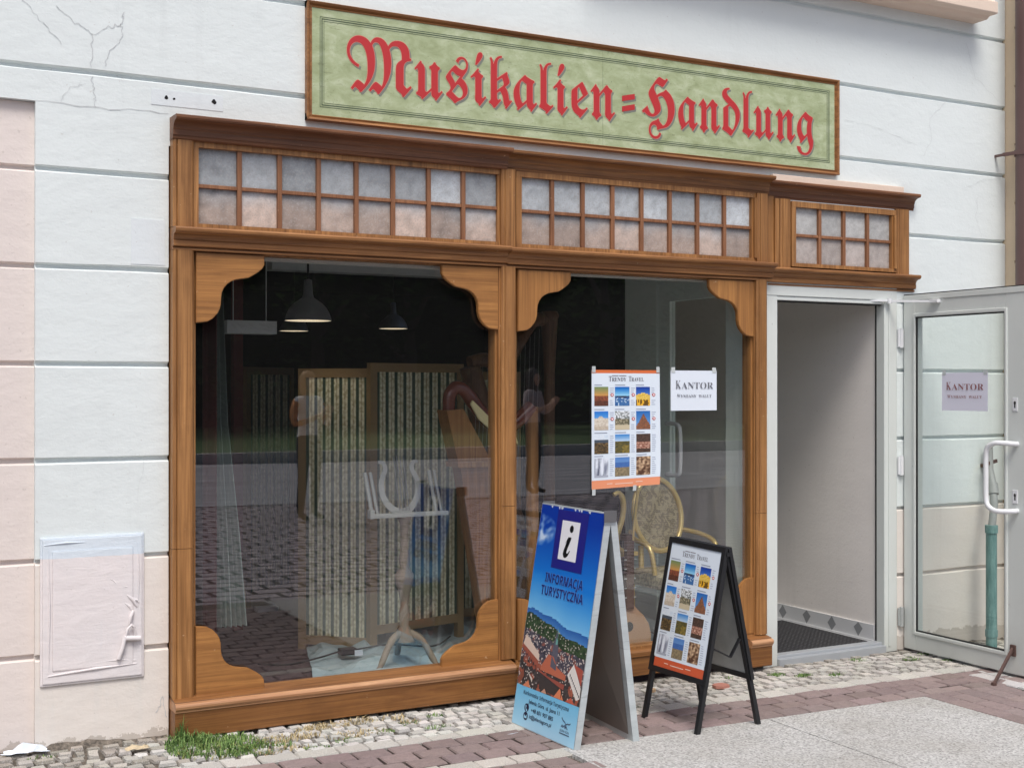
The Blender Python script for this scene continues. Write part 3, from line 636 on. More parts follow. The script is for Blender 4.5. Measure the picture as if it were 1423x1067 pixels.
for yy0, yy1, zz0, zz1 in ((ga - .012, ga - .004, g0, g1), (gb + .004, gb + .012, g0, g1), (gb, ga, g0 + .006, g0 + .014), (gb, ga, g1 - .014, g1 - .006)): b.box(xf + .002, xf + .012, yy0 + .002, yy1, zz0, zz1)
b.box(xf, xb_, yb, ya, zt0 + .0025, zt0 + .008); b.build('gasket', m_gasket, dr)
b = MB(); b.box(xf + .022, xf + .028, gb, ga, g0, g1); b.build('pane', m_dglass, dr)
hx = xf - .075
b = MB(); P = [(xf, -.795, 1.172), (xf - .03, -.79, 1.175), (hx + .012, -.745, 1.178), (hx, -.71, 1.174), (hx - .002, -.672, 1.150), (hx, -.660, 1.10), (hx, -.660, 1.0), (hx, -.660, .90), (hx - .002, -.672, .852), (hx, -.71, .828), (hx + .012, -.745, .824), (xf - .03, -.79, .826), (xf, -.795, .828)]
def smooth(P, n=4):
    P = [Vector(p) for p in P]; o = []
    for i in range(len(P) - 1):
        p0, p1, p2, p3 = P[max(i - 1, 0)], P[i], P[i + 1], P[min(i + 2, len(P) - 1)]
        for k in range(n):
            t = k / n; o.append(.5 * ((2 * p1) + (p2 - p0) * t + (2 * p0 - 5 * p1 + 4 * p2 - p3) * t * t + (3 * p1 - p0 - 3 * p2 + p3) * t ** 3))
    return o + [P[-1]]
b.tube(smooth(P), .0135, 14); b.build('pull_handle', m_handle, dr)
for zc in (1.377, .90):
    b = MB(); b.box(xf - .004, xf, -.800, -.768, zc - .036, zc + .036, 0, .003); lk = b.build('lock_plate', m_handle, dr)
    b = MB(); b.add([(xf - .0047, -.784 + .007 * math.cos(a), zc + .008 + .009 * math.sin(a)) for a in [k * .5236 for k in range(12)]], [tuple(range(12))]); b.box(xf - .0047, xf - .004, -.788, -.780, zc - .018, zc + .005); b.build('keyhole', m_gasket, lk)
for zc in (1.745, 1.02, .16):
    b = MB(); b.tube([(5.366, -.016, zc - .055), (5.366, -.016, zc + .055)], .011, 12); b.box(5.345, 5.386, -.014, -.006, zc - .05, zc + .05); b.build('hinge', m_handle if zc > .5 else m_galv, dr)
b = MB(); b.bar((5.262, -.028, 1.951), (5.376, -.235, 1.943), .016, .012); b.box(5.362, 5.390, -.285, -.225, 1.932, 1.952, 0, .003); b.tube([(5.262, -.028, 1.938), (5.262, -.028, 1.966)], .013, 10); b.bar((5.262, -.022, 1.955), (5.05, .03, 1.950), .014, .010); b.build('door_closer', m_handle, dr)
b = MB(); b.box(xf - .012, xf, -.790, -.755, .075, .135, 0, .005); b.bar((xf - .012, -.775, .115), (5.14, -.86, gz(5.14) + .008), .012, .016); b.tube([(5.14, -.86, gz(5.14) + .001), (5.14, -.86, gz(5.14) + .016)], .014, 10); b.build('door_stop', m_rust, dr)

def note(name, fn, u0, u1, v0, v1, mp, mi, label, loc, tape=True):
    o = thing(name, loc, label, 'paper notice')
    b = MB(); n = 6
    for i in range(n):
        for j in range(n):
            q = []
            for a, c in ((i, j), (i + 1, j), (i + 1, j + 1), (i, j + 1)):
                u, v = a / n, c / n; q.append(fn(u0 + (u1 - u0) * u, v0 + (v1 - v0) * v, .0012 + .002 * (1 - math.sin(u * math.pi)) * (1 - v) * .6))
            b.quad(*q)
    b.build('sheet', mp, o); H = v1 - v0; W = u1 - u0
    b = MB(); text(b, uni('K', 'serif'), fn, u0 + W * .10, u0 + W * .215, v0 + H * .545, H * .215, 0, -.008, e=.0045); text(b, uni('ANTOR', 'serif'), fn, u0 + W * .225, u0 + W * .92, v0 + H * .545, H * .165, 0, -.008, e=.0045)
    b.build('lettering', mi, o); b = MB()
    text(b, uni('W', 'serif'), fn, u0 + W * .13, u0 + W * .20, v0 + H * .33, H * .085, 0, -.004, e=.0045); text(b, uni('YMIANY', 'serif'), fn, u0 + W * .205, u0 + W * .55, v0 + H * .33, H * .07, 0, -.004, e=.0045); text(b, uni('WALUT', 'serif'), fn, u0 + W * .60, u0 + W * .88, v0 + H * .33, H * .07, 0, -.004, e=.0045)
    b.build('lettering', mi, o)
    if tape:
        b = MB()
        for u in (u0 + .004, u1 - .028): b = MB(); b.quad(fn(u, v1 - .012, .003), fn(u + .024, v1 - .012, .003), fn(u + .024, v1 + .016, .001), fn(u, v1 + .016, .001)); b.build('tape', m_tape, o)
    return o
FW = lambda u, v, e: (u, .0015 - e, v)
note('paper_notice', FW, 3.775, 4.067, 1.346, 1.552, m_paper, m_ink, 'bluish KANTOR notice taped to the shop window beside the travel poster', (3.92, 0, 1.45))
FD = lambda u, v, e: (xf + .0215 - e, -u, v)
note('paper_notice', FD, .275, .59, 1.338, 1.545, m_paperw, m_inkred, 'KANTOR notice with reddish letters taped to the open door glass', (xf, -.42, 1.44))

# hallway inside
b = MB(); b.box(5.252, 5.33, .075, 3.2, -.05, 2.7); b.box(4.40, 5.30, 3.2, 3.3, -.05, 2.7); b.box(4.40, 5.252, .075, 3.2, 2.5, 2.7); b.box(4.396, 4.40, 1.275, 3.2, 0, 2.5); tag(b.build('hallway_wall', m_hall), kind='structure')  # last box: thin white lining added over the dark partition to brighten the hall
b = MB(); b.box(4.36, 5.252, .07, 3.2, -.06, .004); tag(b.build('hallway_floor', mat('hall_floor', lin((196, 196, 196)), .4)), kind='structure')
sk = thing('skirting', (5.25, 1, .05), 'pale tiled skirting with grey diamonds along the hallway wall', 'skirting')
b = MB(); b.box(5.242, 5.252, .075, 3.19, .004, .108); b.box(5.236, 5.252, .075, 3.19, .004, .022); b.build('tile_band', m_tile, sk)
b = MB()
for k in range(9):
    yc = .20 + k * .22; s_ = .045; off = .0 if k % 2 else .012
    b.add([(5.2412, yc - s_ * .8, .062 + off), (5.2412, yc, .062 - s_ + off * .3 + .004), (5.2412, yc + s_ * .8, .062 + off), (5.2412, yc, min(.106, .062 + s_ + off))], [(0, 1, 2, 3)])
b.build('diamond_inlay', m_tiled, sk)
b = MB(); b.box(4.48, 5.205, .085, .82, .004, .020, 0, .004); dm = b.build('door_mat', m_matting); tag(dm, 'dark ribbed rubber mat just inside the open entrance', 'doormat')

# ------------------------------------------------------------------ A-boards
def board_map(BL, BR, TL, TR):
    BL, BR, TL, TR = map(Vector, (BL, BR, TL, TR)); n = (BR - BL).cross(TL - BL).normalized()
    def fn(u, v, e=0.0): return BL * (1 - u) * (1 - v) + BR * u * (1 - v) + TL * (1 - u) * v + TR * u * v + n * e
    return fn, n
def paint(b, fn, col, nu, nv, u0=0, u1=1, v0=0, v1=1, e=.001, m=0):
    for i in range(nu):
        for j in range(nv):
            ua, ub = u0 + (u1 - u0) * i / nu, u0 + (u1 - u0) * (i + 1) / nu; va, vb = v0 + (v1 - v0) * j / nv, v0 + (v1 - v0) * (j + 1) / nv
            c = col((i + .5) / nu, (j + .5) / nv)
            b.add([fn(ua, va, e), fn(ub, va, e), fn(ub, vb, e), fn(ua, vb, e)], [(0, 1, 2, 3)], m, lin(c))
def lerp(a, b_, t): t = max(0, min(1, t)); return tuple(x + (y - x) * t for x, y in zip(a, b_))
def poly(b, fn, pts, col, e=.002, m=0): b.add([fn(u, v, e) for u, v in pts], [tuple(range(len(pts)))], m, lin(col))
def rnd(i, j, s=0): return .5 + .5 * noise.noise((i * 1.37 + s * 9.1, j * 1.71 + s * 3.3, s + .5))

ib = thing('information_board', (2.8, -.69, gz(2.8)), 'tall blue tourist information board standing folded open on the pavement', 'A-board')
g1_ = gz(2.64); FBL, FBR, FTL, FTR = (2.610, -.448, g1_ + .004), (2.634, -.936, g1_ + .002), (2.768, -.445, .957), (2.790, -.932, .954)
fn, nrm = board_map(FBL, FBR, FTL, FTR)
b = MB(); b.slab([fn(0, 0), fn(1, 0), fn(1, 1), fn(0, 1)], nrm, .030); b.build('front_panel', m_alu, ib)
BBL, BBR, BTL, BTR = (2.985, -.462, gz(3) + .002), (2.952, -.934, gz(3) + .002), (2.815, -.445, .950), (2.838, -.932, .947)
bn, bnr = board_map(BBR, BBL, BTR, BTL)
b = MB(); b.slab([bn(0, 0), bn(1, 0), bn(1, 1), bn(0, 1)], bnr, .030); bp = b.build('rear_panel', m_alu, ib)
b = MB(); b.quad(bn(.07, .03, -.0312), bn(.93, .03, -.0312), bn(.93, .97, -.0312), bn(.07, .97, -.0312)); b.build('inner_sheet', m_darksheet, bp)
b = MB(); b.quad(bn(.40, .30, -.0322), bn(.62, .30, -.0322), bn(.62, .325, -.0322), bn(.40, .325, -.0322)); b.build('grip_slot', m_gasket, bp)
b = MB(); b.quad(fn(.07, .03, -.0312), fn(.93, .03, -.0312), fn(.93, .97, -.0312), fn(.07, .97, -.0312)); b.build('inner_sheet', m_darksheet, ib)
b = MB()
for yy in (-.940, -.438): b = MB(); b.tube([(2.797, yy - .002, .925), (2.797, yy + .003, .925)], .008, 10); b.box(2.775, 2.835, yy - .0015, yy + .0015, .915, .962); b.build('hinge', m_steel, ib)
def art(u, v):
    if v < .178:
        return lerp((168, 212, 236), (110, 186, 224), v / .178 + .2 * (rnd(u * 4, v * 9, 4) - .5))
    ridge = .515 - .035 * u + .012 * math.sin(u * 5 + .6) + .004 * math.sin(u * 17); ridge2 = ridge - .03 + .012 * math.sin(u * 3 + 2.2)
    if v > ridge:
        c = lerp((120, 190, 236), (24, 122, 214), (v - ridge) / .18); c = lerp(c, (6, 54, 158), (v - .68) / .26)
        d = (u / .30) ** 2 + ((v - .885) / .075) ** 2; cl = max(0, 1 - d) ** .6 * max(0, 1.9 * rnd(u * 11 + v * 6, v * 26 - u * 5, 2) - .5)
        return lerp(c, (196, 216, 240), cl * 1.2)
    if v > ridge2: return lerp((44, 96, 168), (84, 140, 200), (ridge - v) / .03 * .6)
    t = (ridge2 - v) / (ridge2 - .178)
    n = rnd(u * 34, v * 60, 6); n2 = rnd(u * 60, v * 90, 8); n3 = rnd(u * 12, v * 22, 3)
    if t < .22: return lerp((28, 42, 34), (74, 96, 62), n * 1.1) if n2 < .72 else (176, 170, 160)
    if t < .62:
        if n2 > .66: return lerp((190, 176, 168), (214, 206, 200), n)
        if n3 > .6: return lerp((104, 66, 62), (160, 108, 98), n)
        return lerp((44, 44, 56), (104, 98, 108), n)
    if n2 > .74: return (200, 190, 182)
    if n3 > .6: return lerp((116, 62, 52), (184, 108, 86), n)
    return lerp((36, 34, 38), (84, 80, 80), n)
b = MB(); paint(b, fn, art, 84, 176, .006, .992, .004, .994, .0012)
# larger shapes of the town view
for pts, c in (([(.02, .36), (.30, .30), (.30, .335), (.05, .405)], (214, 192, 176)), ([(.0, .345), (.30, .275), (.30, .305), (.02, .365)], (156, 88, 72)),
               ([(.34, .285), (.44, .350), (.52, .345), (.60, .305), (.74, .285), (.74, .262), (.34, .272)], (184, 104, 80)), ([(.32, .262), (.74, .245), (.73, .222), (.62, .232), (.50, .248), (.33, .272)], (150, 80, 70)),
               ([(.34, .262), (.72, .222), (.71, .185), (.36, .190)], (58, 56, 58)), ([(.49, .30), (.58, .29), (.58, .375), (.55, .43), (.53, .47), (.51, .43), (.49, .375)], (92, 92, 104)), ([(.525, .40), (.555, .40), (.548, .45), (.54, .475), (.532, .45)], (110, 164, 156)),
               ([(.76, .29), (.84, .345), (.98, .255), (.98, .21), (.93, .20)], (222, 218, 212)), ([(.83, .345), (.98, .33), (.98, .262)], (170, 84, 70)), ([(.10, .178), (.18, .21), (.22, .18)], (206, 128, 96)), ([(.60, .18), (.68, .225), (.75, .18)], (214, 128, 92)),
               ([(.78, .18), (.86, .205), (.92, .18)], (188, 92, 74)), ([(.40, .18), (.45, .20), (.49, .18)], (196, 150, 128)), ([(.0, .20), (.08, .255), (.10, .22), (.05, .185)], (130, 76, 62)), ([(.14, .25), (.24, .222), (.24, .205)], (206, 200, 190))):
    poly(b, fn, pts, c, .0018)
for k in range(7): poly(b, fn, [(.03 + k * .04, .352 - k * .010), (.045 + k * .04, .349 - k * .010), (.055 + k * .04, .318 - k * .010), (.04 + k * .04, .32 - k * .010)], (146, 80, 66), .0024)
for k in range(9): poly(b, fn, [(.80 + k * .02, .30 - k * .009), (.812 + k * .02, .297 - k * .009), (.812 + k * .02, .286 - k * .009), (.80 + k * .02, .289 - k * .009)], (70, 72, 80), .0024)
poster = b.build('printed_poster', m_printg, ib)
b = MB(); INK = (22, 24, 60)
poly(b, fn, [(.285, .722), (.765, .722), (.765, .982), (.285, .982)], (34, 34, 128), .0022); poly(b, fn, [(.375, .765), (.655, .765), (.655, .938), (.375, .938)], (232, 234, 238), .0028)
b.add([fn(.535 + .030 * math.cos(a), .905 + .0165 * math.sin(a), .0034) for a in [k * .3927 for k in range(16)]], [tuple(range(16))], 0, lin((12, 12, 14)))
stem = [(.468, .842), (.500, .868), (.545, .869), (.548, .862), (.505, .812), (.498, .800), (.510, .795), (.525, .800), (.548, .812), (.552, .808), (.525, .786), (.492, .775), (.462, .778), (.448, .792), (.452, .806), (.485, .848), (.480, .848), (.470, .838)]
poly(b, fn, stem, (12, 12, 14), .0034)
text(b, uni('INFORMACJA', 'sans'), fn, .225, .815, .655, .040, 0, .022, lin((120, 164, 222)), .0024); text(b, uni('TURYSTYCZNA', 'sans'), fn, .185, .845, .597, .040, 0, .022, lin((120, 164, 222)), .0024)
text(b, uni('INFORMACJA', 'sans'), fn, .225, .815, .655, .040, 0, .003, lin((28, 38, 112)), .003); text(b, uni('TURYSTYCZNA', 'sans'), fn, .185, .845, .597, .040, 0, .003, lin((28, 38, 112)), .003)
b.build('lettering', m_printg, poster); b = MB()
text(b, uni('Karkonoska', 'sans'), fn, .135, .375, .145, .017, 0, -.01, lin(INK), .0024); text(b, uni('Informacja', 'sans'), fn, .395, .60, .145, .017, 0, -.01, lin(INK), .0024); text(b, uni('Turystyczna', 'sans'), fn, .615, .85, .145, .017, 0, -.01, lin(INK), .0024)
text(b, 'Jelenia G\u00f3ra', fn, .235, .485, .114, .017, 0, .012, lin(INK), .0024); text(b, 'ul. Jasna 11', fn, .515, .725, .114, .017, 0, .012, lin(INK), .0024)
text(b, '+48 601 907 885', fn, .29, .64, .081, .017, 0, .012, lin(INK), .0024); text(b, 'it@jeleniagora.pl', fn, .275, .625, .052, .016, 0, .012, lin(INK), .0024)
for vc in (.092, .055):
    b.add([fn(.215 + .036 * math.cos(a), vc + .018 * math.sin(a), .0022) for a in [k * .3491 for k in range(18)]], [tuple(range(18))], 0, lin(INK))
    if vc > .08:
        poly(b, fn, [(.197, .100), (.205, .104), (.212, .096), (.208, .092), (.216, .084), (.222, .087), (.232, .082), (.228, .076), (.215, .077), (.200, .088)], (150, 205, 232), .003)
    else: poly(b, fn, [(.193, .046), (.237, .046), (.237, .063), (.193, .063)], (150, 205, 232), .003); poly(b, fn, [(.193, .063), (.237, .063), (.215, .053)], INK, .0034)
b.build('lettering', m_printg, poster); b = MB()
def stroke(b, fn, pts, w_, c, e=.0026):
    for (a, c0), (d, c1) in zip(pts, pts[1:]):
        L = math.hypot(d - a, (c1 - c0) * 2) or 1; nx, ny = -(c1 - c0) * 2 / L * w_, (d - a) / L * w_ / 2
        b.add([fn(a + nx, c0 + ny, e), fn(d + nx, c1 + ny, e), fn(d - nx, c1 - ny, e), fn(a - nx, c0 - ny, e)], [(0, 1, 2, 3)], 0, lin(c))
for pts in ([(.77, .112), (.79, .102), (.82, .097), (.84, .088), (.835, .078)], [(.84, .088), (.86, .094), (.89, .094), (.905, .100)], [(.775, .073), (.79, .083), (.80, .073), (.82, .085), (.835, .072), (.85, .082), (.87, .070)], [(.76, .047), (.905, .047)]): stroke(b, fn, pts, .004, (60, 70, 100))
text(b, 'JELENIA G\u00d3RA', fn, .762, .90, .054, .010, 0, 0, lin((60, 70, 100)), .0026)
b.build('logo', m_printg, poster); b = MB()
for k in range(9): u = .16 + random.random() * .74; b = MB(); poly(b, fn, [(u, .994), (u + .03, .994), (u + .02, .985 - random.random() * .006), (u + .004, .989)], (214, 222, 232), .0022); b.build('chip', m_printg, poster)

# ---- travel poster artwork, used on the window poster and on the small A-board
def scene_cols(k):
    def f(u, v):
        n = rnd(u * 9 + k * 3, v * 11 + k, k); n2 = rnd(u * 20, v * 22, k + 20)
        if k == 0: return lerp((206, 150, 84), (120, 140, 92), (v - .55) * 2.4) if v > .55 else lerp((60, 40, 34), (176, 96, 66), n * (1.2 if v > .25 else .6))
        if k == 1: return lerp((150, 210, 240), (14, 100, 190), (v - .55) * 2.4) if v > .55 else ((60, 66, 90) if v > .42 and n > .4 else lerp((28, 84, 150), (196, 216, 232), 1 if n2 > .66 else n * .4))
        if k == 2: return lerp((64, 120, 200), (20, 56, 150), (v - .6) * 2.5) if v > .68 - .2 * abs(u - .5) else (lerp((196, 150, 40), (250, 224, 130), n) if v > .32 else lerp((90, 66, 24), (236, 180, 50), 1 if rnd(u * 16, v * 2, 5) > .5 else .1))
        if k == 3: return lerp((90, 160, 226), (40, 116, 204), (v - .6) * 2.5) if v > .62 + .12 * math.exp(-((u - .45) * 6) ** 2) else lerp((176, 160, 140), (232, 226, 214), n * (1.2 if v > .2 else .6))
        if k == 4: return (lerp((84, 92, 88), (236, 240, 244), (n - .32) * 3.2 + .8 * (v - .75)) if v > .6 else lerp((84, 82, 64), (214, 200, 170), (n2 - .3) * 1.6 if v > .25 else .9))
        if k == 5: return (lerp((176, 110, 70), (96, 70, 60), n) if v < .85 - 1.35 * abs(u - .52) or v < .22 else lerp((120, 170, 220), (40, 104, 180), v))
        if k == 6: return lerp((196, 214, 232), (236, 240, 244), n) if v > .72 else ((74, 84, 96) if v > .56 else lerp((50, 44, 34), (176, 140, 84), 1.5 * (n2 - .3)))
        if k == 7: return lerp((196, 216, 236), (60, 130, 204), (v - .62) * 2.6) if v > .62 else lerp((52, 56, 42), (166, 140, 62), n * (1.3 if u > .5 and v < .4 else .7))
        if k == 8: return lerp((44, 34, 30), (110, 84, 70), n) if v > .6 or v < .22 else lerp((120, 70, 54), (232, 196, 176), 1.6 * (n2 - .25))
        if k == 9: return lerp((78, 84, 104), (226, 232, 242), .1 + 2.2 * (rnd(u * 6, v * .9, 7) - .35) + .5 * v + .25 * (n2 - .5)) if v > .08 else (170, 176, 190)
        if k == 10: return lerp((150, 176, 216), (84, 132, 196), v) if v > .72 else (lerp((56, 96, 164), (80, 120, 180), n) if v > .45 else lerp((84, 76, 62), (190, 170, 130), n))
        return lerp((84, 56, 40), (224, 194, 158), 2.0 * (rnd(u * 4 + v * 3, v * 4 - u * 2, 9) - .3) + .5 * (n2 - .5))
    return f
TH = [(.036, .236), (.333, .545), (.642, .850)]; RW = [(.697, .858), (.494, .652), (.294, .455), (.096, .259)]
def travel(b, fn, dark_orange, top):
    e = .0010; paint(b, fn, lambda u, v: (222, 232, 242), 12, 14, 0, 1, .072, 1 if not top else .972, e); paint(b, fn, lambda u, v: dark_orange, 12, 2, 0, 1, 0, .071, e)
    if top: paint(b, fn, lambda u, v: (214, 112, 62), 12, 1, 0, 1, .972, 1, e)
    for k in range(12):
        (u0, u1), (v0, v1) = TH[k % 3], RW[k // 3]; paint(b, fn, scene_cols(k), 14, 19, u0, u1, v0, v1, .0016)
        for i in range(9):
            if k < 6 and 4 <= i <= 5: continue
            vv = v1 - .008 - i * .0175; paint(b, fn, lambda u, v: (176, 186, 204), 1, 1, u1 + .022, min(.985, u1 + .022 + random.uniform(.035, .062)), vv - .006, vv, .0016)
        paint(b, fn, lambda u, v: (150, 158, 176), 1, 1, u0, u0 + random.uniform(.10, .19), v1 + .012, v1 + .019, .0016)
        if k < 6:
            for rr, cc, ee in ((.024, (196, 64, 52), .0020), (.012, (240, 240, 244), .0024)):
                b.add([fn(u1 + .055 + rr * math.cos(a), (v0 + v1) / 2 + .012 + rr * .58 * math.sin(a), ee) for a in [q * .6283 for q in range(10)]], [tuple(range(10))], 0, lin(cc))
    text(b, uni('T', 'serif'), fn, .245, .285, .905, .044, 0, -.004, lin((88, 86, 98)), .0018); text(b, uni('RENDY', 'serif'), fn, .288, .50, .905, .033, 0, -.004, lin((88, 86, 98)), .0018)
    text(b, uni('T', 'serif'), fn, .535, .573, .905, .044, 0, -.004, lin((88, 86, 98)), .0018); text(b, uni('RAVEL', 'serif'), fn, .575, .76, .905, .033, 0, -.004, lin((88, 86, 98)), .0018)
    for i, (a, c) in enumerate(((.29, .385), (.395, .50))): paint(b, fn, lambda u, v: (120, 108, 116), 1, 1, a, c, .949, .955, .0016)
    for a, c, v in ((.22, .30, .035), (.34, .60, .030), (.64, .74, .037)): paint(b, fn, lambda u, v_: (240, 214, 196), 1, 1, a, c, v, v + .006, .0016)

wp = thing('travel_poster', (3.51, 0, 1.35), 'travel agency poster with twelve small photos taped inside the shop window', 'poster')
PX0, PX1, PZ0, PZ1 = 3.300, 3.706, .962, 1.552
def wfn(u, v, e=0.0):
    e *= 1.6
    cur = .010 * (1 - v) ** 2 * (u ** 2); return (PX0 + (PX1 - PX0) * u + .004 * (1 - v) * u - .012 * (1 - v) ** 6 * u, .0005 - e - cur * 1.2, PZ0 + (PZ1 - PZ0) * v + .012 * u * (1 - v) ** 3)
b = MB()
for i in range(8):
    for j in range(14): b.quad(wfn(i / 8, j / 14), wfn((i + 1) / 8, j / 14), wfn((i + 1) / 8, (j + 1) / 14), wfn(i / 8, (j + 1) / 14))
b.build('sheet', m_paper, wp)
b = MB(); travel(b, wfn, (232, 150, 112), True); b.build('print', m_print, wp)
b = MB()
for u, v in ((.0, 1.0), (.945, 1.0), (.0, -.03), (.6, -.02)): b = MB(); b.quad(wfn(u, v - .02, .003), wfn(u + .05, v - .02, .003), wfn(u + .05, v + .03, .003), wfn(u, v + .03, .003)); b.build('tape', m_tape, wp)

tb = thing('travel_board', (3.38, -.78, gz(3.38)), 'black framed A-board with a travel poster on thin legs', 'A-board')
g2 = gz(3.38); fn2, n2 = board_map((3.188, -.590, g2), (3.222, -.972, g2), (3.355, -.582, .790), (3.372, -.968, .780))
b2, nb2 = board_map((3.588, -.950, gz(3.58)), (3.556, -.556, gz(3.58)), (3.405, -.968, .780), (3.388, -.582, .790))
def snap(fnc, nn, v0, nm):
    b = MB(); t = .018; w_ = .055
    for u0, u1, va, vb in ((0, w_, v0, 1), (1 - w_, 1, v0, 1)): b.slab([fnc(u0, va), fnc(u1, va), fnc(u1, vb), fnc(u0, vb)], nn, t)
    for va, vb in ((v0, v0 + .03), (.97, 1)): b.slab([fnc(w_, va, -.0004), fnc(1 - w_, va, -.0004), fnc(1 - w_, vb, -.0004), fnc(w_, vb, -.0004)], nn, t - .001)
    return b.build(nm, m_black, tb)
fr2 = snap(fn2, n2, .262, 'front_frame'); rr2 = snap(b2, nb2, .262, 'rear_frame')
b = MB(); b.slab([fn2(.05, .285, -.010), fn2(.95, .285, -.010), fn2(.95, .975, -.010), fn2(.05, .975, -.010)], n2, .006); b.build('backing_sheet', m_galv, fr2)
b = MB(); b.slab([b2(.05, .285, -.006), b2(.95, .285, -.006), b2(.95, .975, -.006), b2(.05, .975, -.006)], nb2, .008); b.build('backing_sheet', m_galv, rr2)
pfn = lambda u, v, e=0.0: fn2(.055 + .89 * u, .292 + .678 * v, -.0055 + e)
b = MB(); travel(b, pfn, (206, 92, 58), False); b.build('printed_poster', m_print, fr2)
for fnc, nn in ((fn2, n2), (b2, nb2)):
    for u in (.045, .955):
        b = MB(); b.bar(fnc(u, .0, -.010), fnc(u, .975, -.0225), .020, .020, nn); b.build('leg', m_black, tb)
b = MB()
for u, uu in ((.955, .045), (.045, .955)):
    b = MB(); pA = fn2(u, .46, -.03); pB = b2(uu, .50, -.03); mid = (pA + pB) / 2 + Vector((.02, 0, -.06)); b.bar(pA, mid, .006, .016, (0, 1, 0)); b.bar(mid, pB, .006, .016, (0, 1, 0)); b.build('stay', m_black, tb)
b = MB()
for u in (.02, .98): b = MB(); p = fn2(u, .965, -.02); b.tube([p + Vector((0, -.012, 0)), p + Vector((0, .012, 0))], .010, 10); b.build('hinge', m_black, tb)

# ------------------------------------------------------------------ small things on the pavement
def crumple(name, cx, cy, sx, sy, h, m, label, cat, seed):
    random.seed(seed); b = MB(); n = 6; P = {}
    for i in range(n + 1):
        for j in range(n + 1):
            e = math.sin(i / n * math.pi) * math.sin(j / n * math.pi)
            P[i, j] = (cx + (i / n - .5) * sx + random.uniform(-1, 1) * sx * .06, cy + (j / n - .5) * sy + random.uniform(-1, 1) * sy * .1, gz(cx) + .006 + h * random.uniform(.0, 1) * (.4 + e))
    for i in range(n):
        for j in range(n): b.quad(P[i, j], P[i + 1, j], P[i + 1, j + 1], P[i, j + 1])
    return tag(b.build(name, m), label, cat)
crumple('crumpled_paper', .67, -.03, .17, .05, .03, m_paper, 'crumpled white paper lying against the foot of the pink wall', 'litter', 1)
crumple('paper_scrap', 1.07, -.16, .09, .05, .016, mat('tan_scrap', lin((196, 180, 150)), .8), 'tan paper scrap lying on the cobbles left of the grass', 'litter', 2)
for (cx, cy, s_, sd_, lab) in ((3.86, -.30, .10, 3, 'flat reddish tile fragment on the cobbles behind the travel board'), (3.50, -.23, .05, 4, 'small tan stone chip on the cobbles between the two boards')):
    random.seed(sd_); b = MB(); k = 7; pts = [(cx + s_ / 2 * math.cos(a * 6.283 / k) * random.uniform(.8, 1.1), cy + s_ / 2.4 * math.sin(a * 6.283 / k) * random.uniform(.8, 1.1)) for a in range(k)]
    b.ext(pts, 'z', gz(cx) + .002, gz(cx) + .016); tag(b.build('tile_fragment' if sd_ == 3 else 'stone_chip', mat('terracotta' if sd_ == 3 else 'tan_stone', lin((172, 118, 104) if sd_ == 3 else (196, 164, 128)), .8)), lab, 'debris')
b = MB(); b.add([(2.52, -.62, gz(2.5) + .006), (2.56, -.615, gz(2.5) + .008), (2.558, -.609, gz(2.5) + .006), (2.519, -.613, gz(2.5) + .006)], [(0, 1, 2, 3)]); b.add([(2.50, -.612, gz(2.5) + .005), (2.52, -.62, gz(2.5) + .006), (2.519, -.613, gz(2.5) + .006)], [(0, 1, 2)]); tag(b.build('paper_sliver', m_paper), 'tiny white paper sliver on the red pavers left of the blue board', 'litter')

def blades(b, cx, cy, rx, ry, n, h, cols, lean=.6):
    for _ in range(n):
        a = random.uniform(0, 6.283); r = math.sqrt(random.random()); x, y = cx + rx * r * math.cos(a), cy + ry * r * math.sin(a)
        if y > -.092 and 1.24 < x < 4.36: continue
        if y > -.01: y = -.01
        d = random.uniform(0, 6.283); hh = h * random.uniform(.4, 1.15) * (1 - .4 * r); wd = random.uniform(.0015, .003); l_ = hh * random.uniform(.2, 1) * lean; g = gz(x) - .004
        dx, dy = math.cos(d), math.sin(d); px, py = -dy * wd, dx * wd; c = lerp(cols[0], cols[1], random.random())
        m1 = (x + dx * l_ * .35, y + dy * l_ * .35, g + hh * .62); tp = (x + dx * l_, y + dy * l_, g + hh * (.95 - .4 * lean * random.random()))
        b.add([(x - px, y - py, g), (x + px, y + py, g), (m1[0] + px * .8, m1[1] + py * .8, m1[2]), (m1[0] - px * .8, m1[1] - py * .8, m1[2])], [(0, 1, 2, 3)], 0, lin(c)); b.add([(m1[0] - px * .8, m1[1] - py * .8, m1[2]), (m1[0] + px * .8, m1[1] + py * .8, m1[2]), tp], [(0, 1, 2)], 0, lin(c))
random.seed(5); b = MB()
GRN = ((64, 94, 46), (144, 170, 100))
blades(b, 1.36, -.25, .20, .16, 1300, .05, GRN, .9); blades(b, 1.28, -.14, .10, .06, 320, .06, GRN, .8); blades(b, 1.42, -.30, .24, .14, 260, .035, ((120, 130, 70), (170, 160, 104)), 1.3); blades(b, 1.26, -.10, .03, .02, 60, .13, GRN, .4); blades(b, 1.5, -.36, .16, .08, 260, .035, GRN, 1.1)
for x, y, n in ((1.87, -.40, 50), (2.05, -.33, 60), (2.2, -.25, 40), (2.36, -.18, 70), (2.3, -.36, 40), (4.30, -.20, 160), (4.42, -.27, 140), (4.6, -.32, 60), (4.95, -.10, 60), (5.25, -.2, 120), (5.42, -.32, 160), (5.42, -.14, 90), (1.72, -.44, 60), (.72, -.10, 30), (4.02, -.15, 30), (3.3, -.45, 20)):
    blades(b, x, y, .06, .03, n, .022, GRN)
tag(b.build('grass', m_grass), kind='stuff', label='green grass and weeds growing in the cobbles along the shopfront', cat='grass')
b = MB(); DRY = ((150, 132, 96), (208, 192, 152))
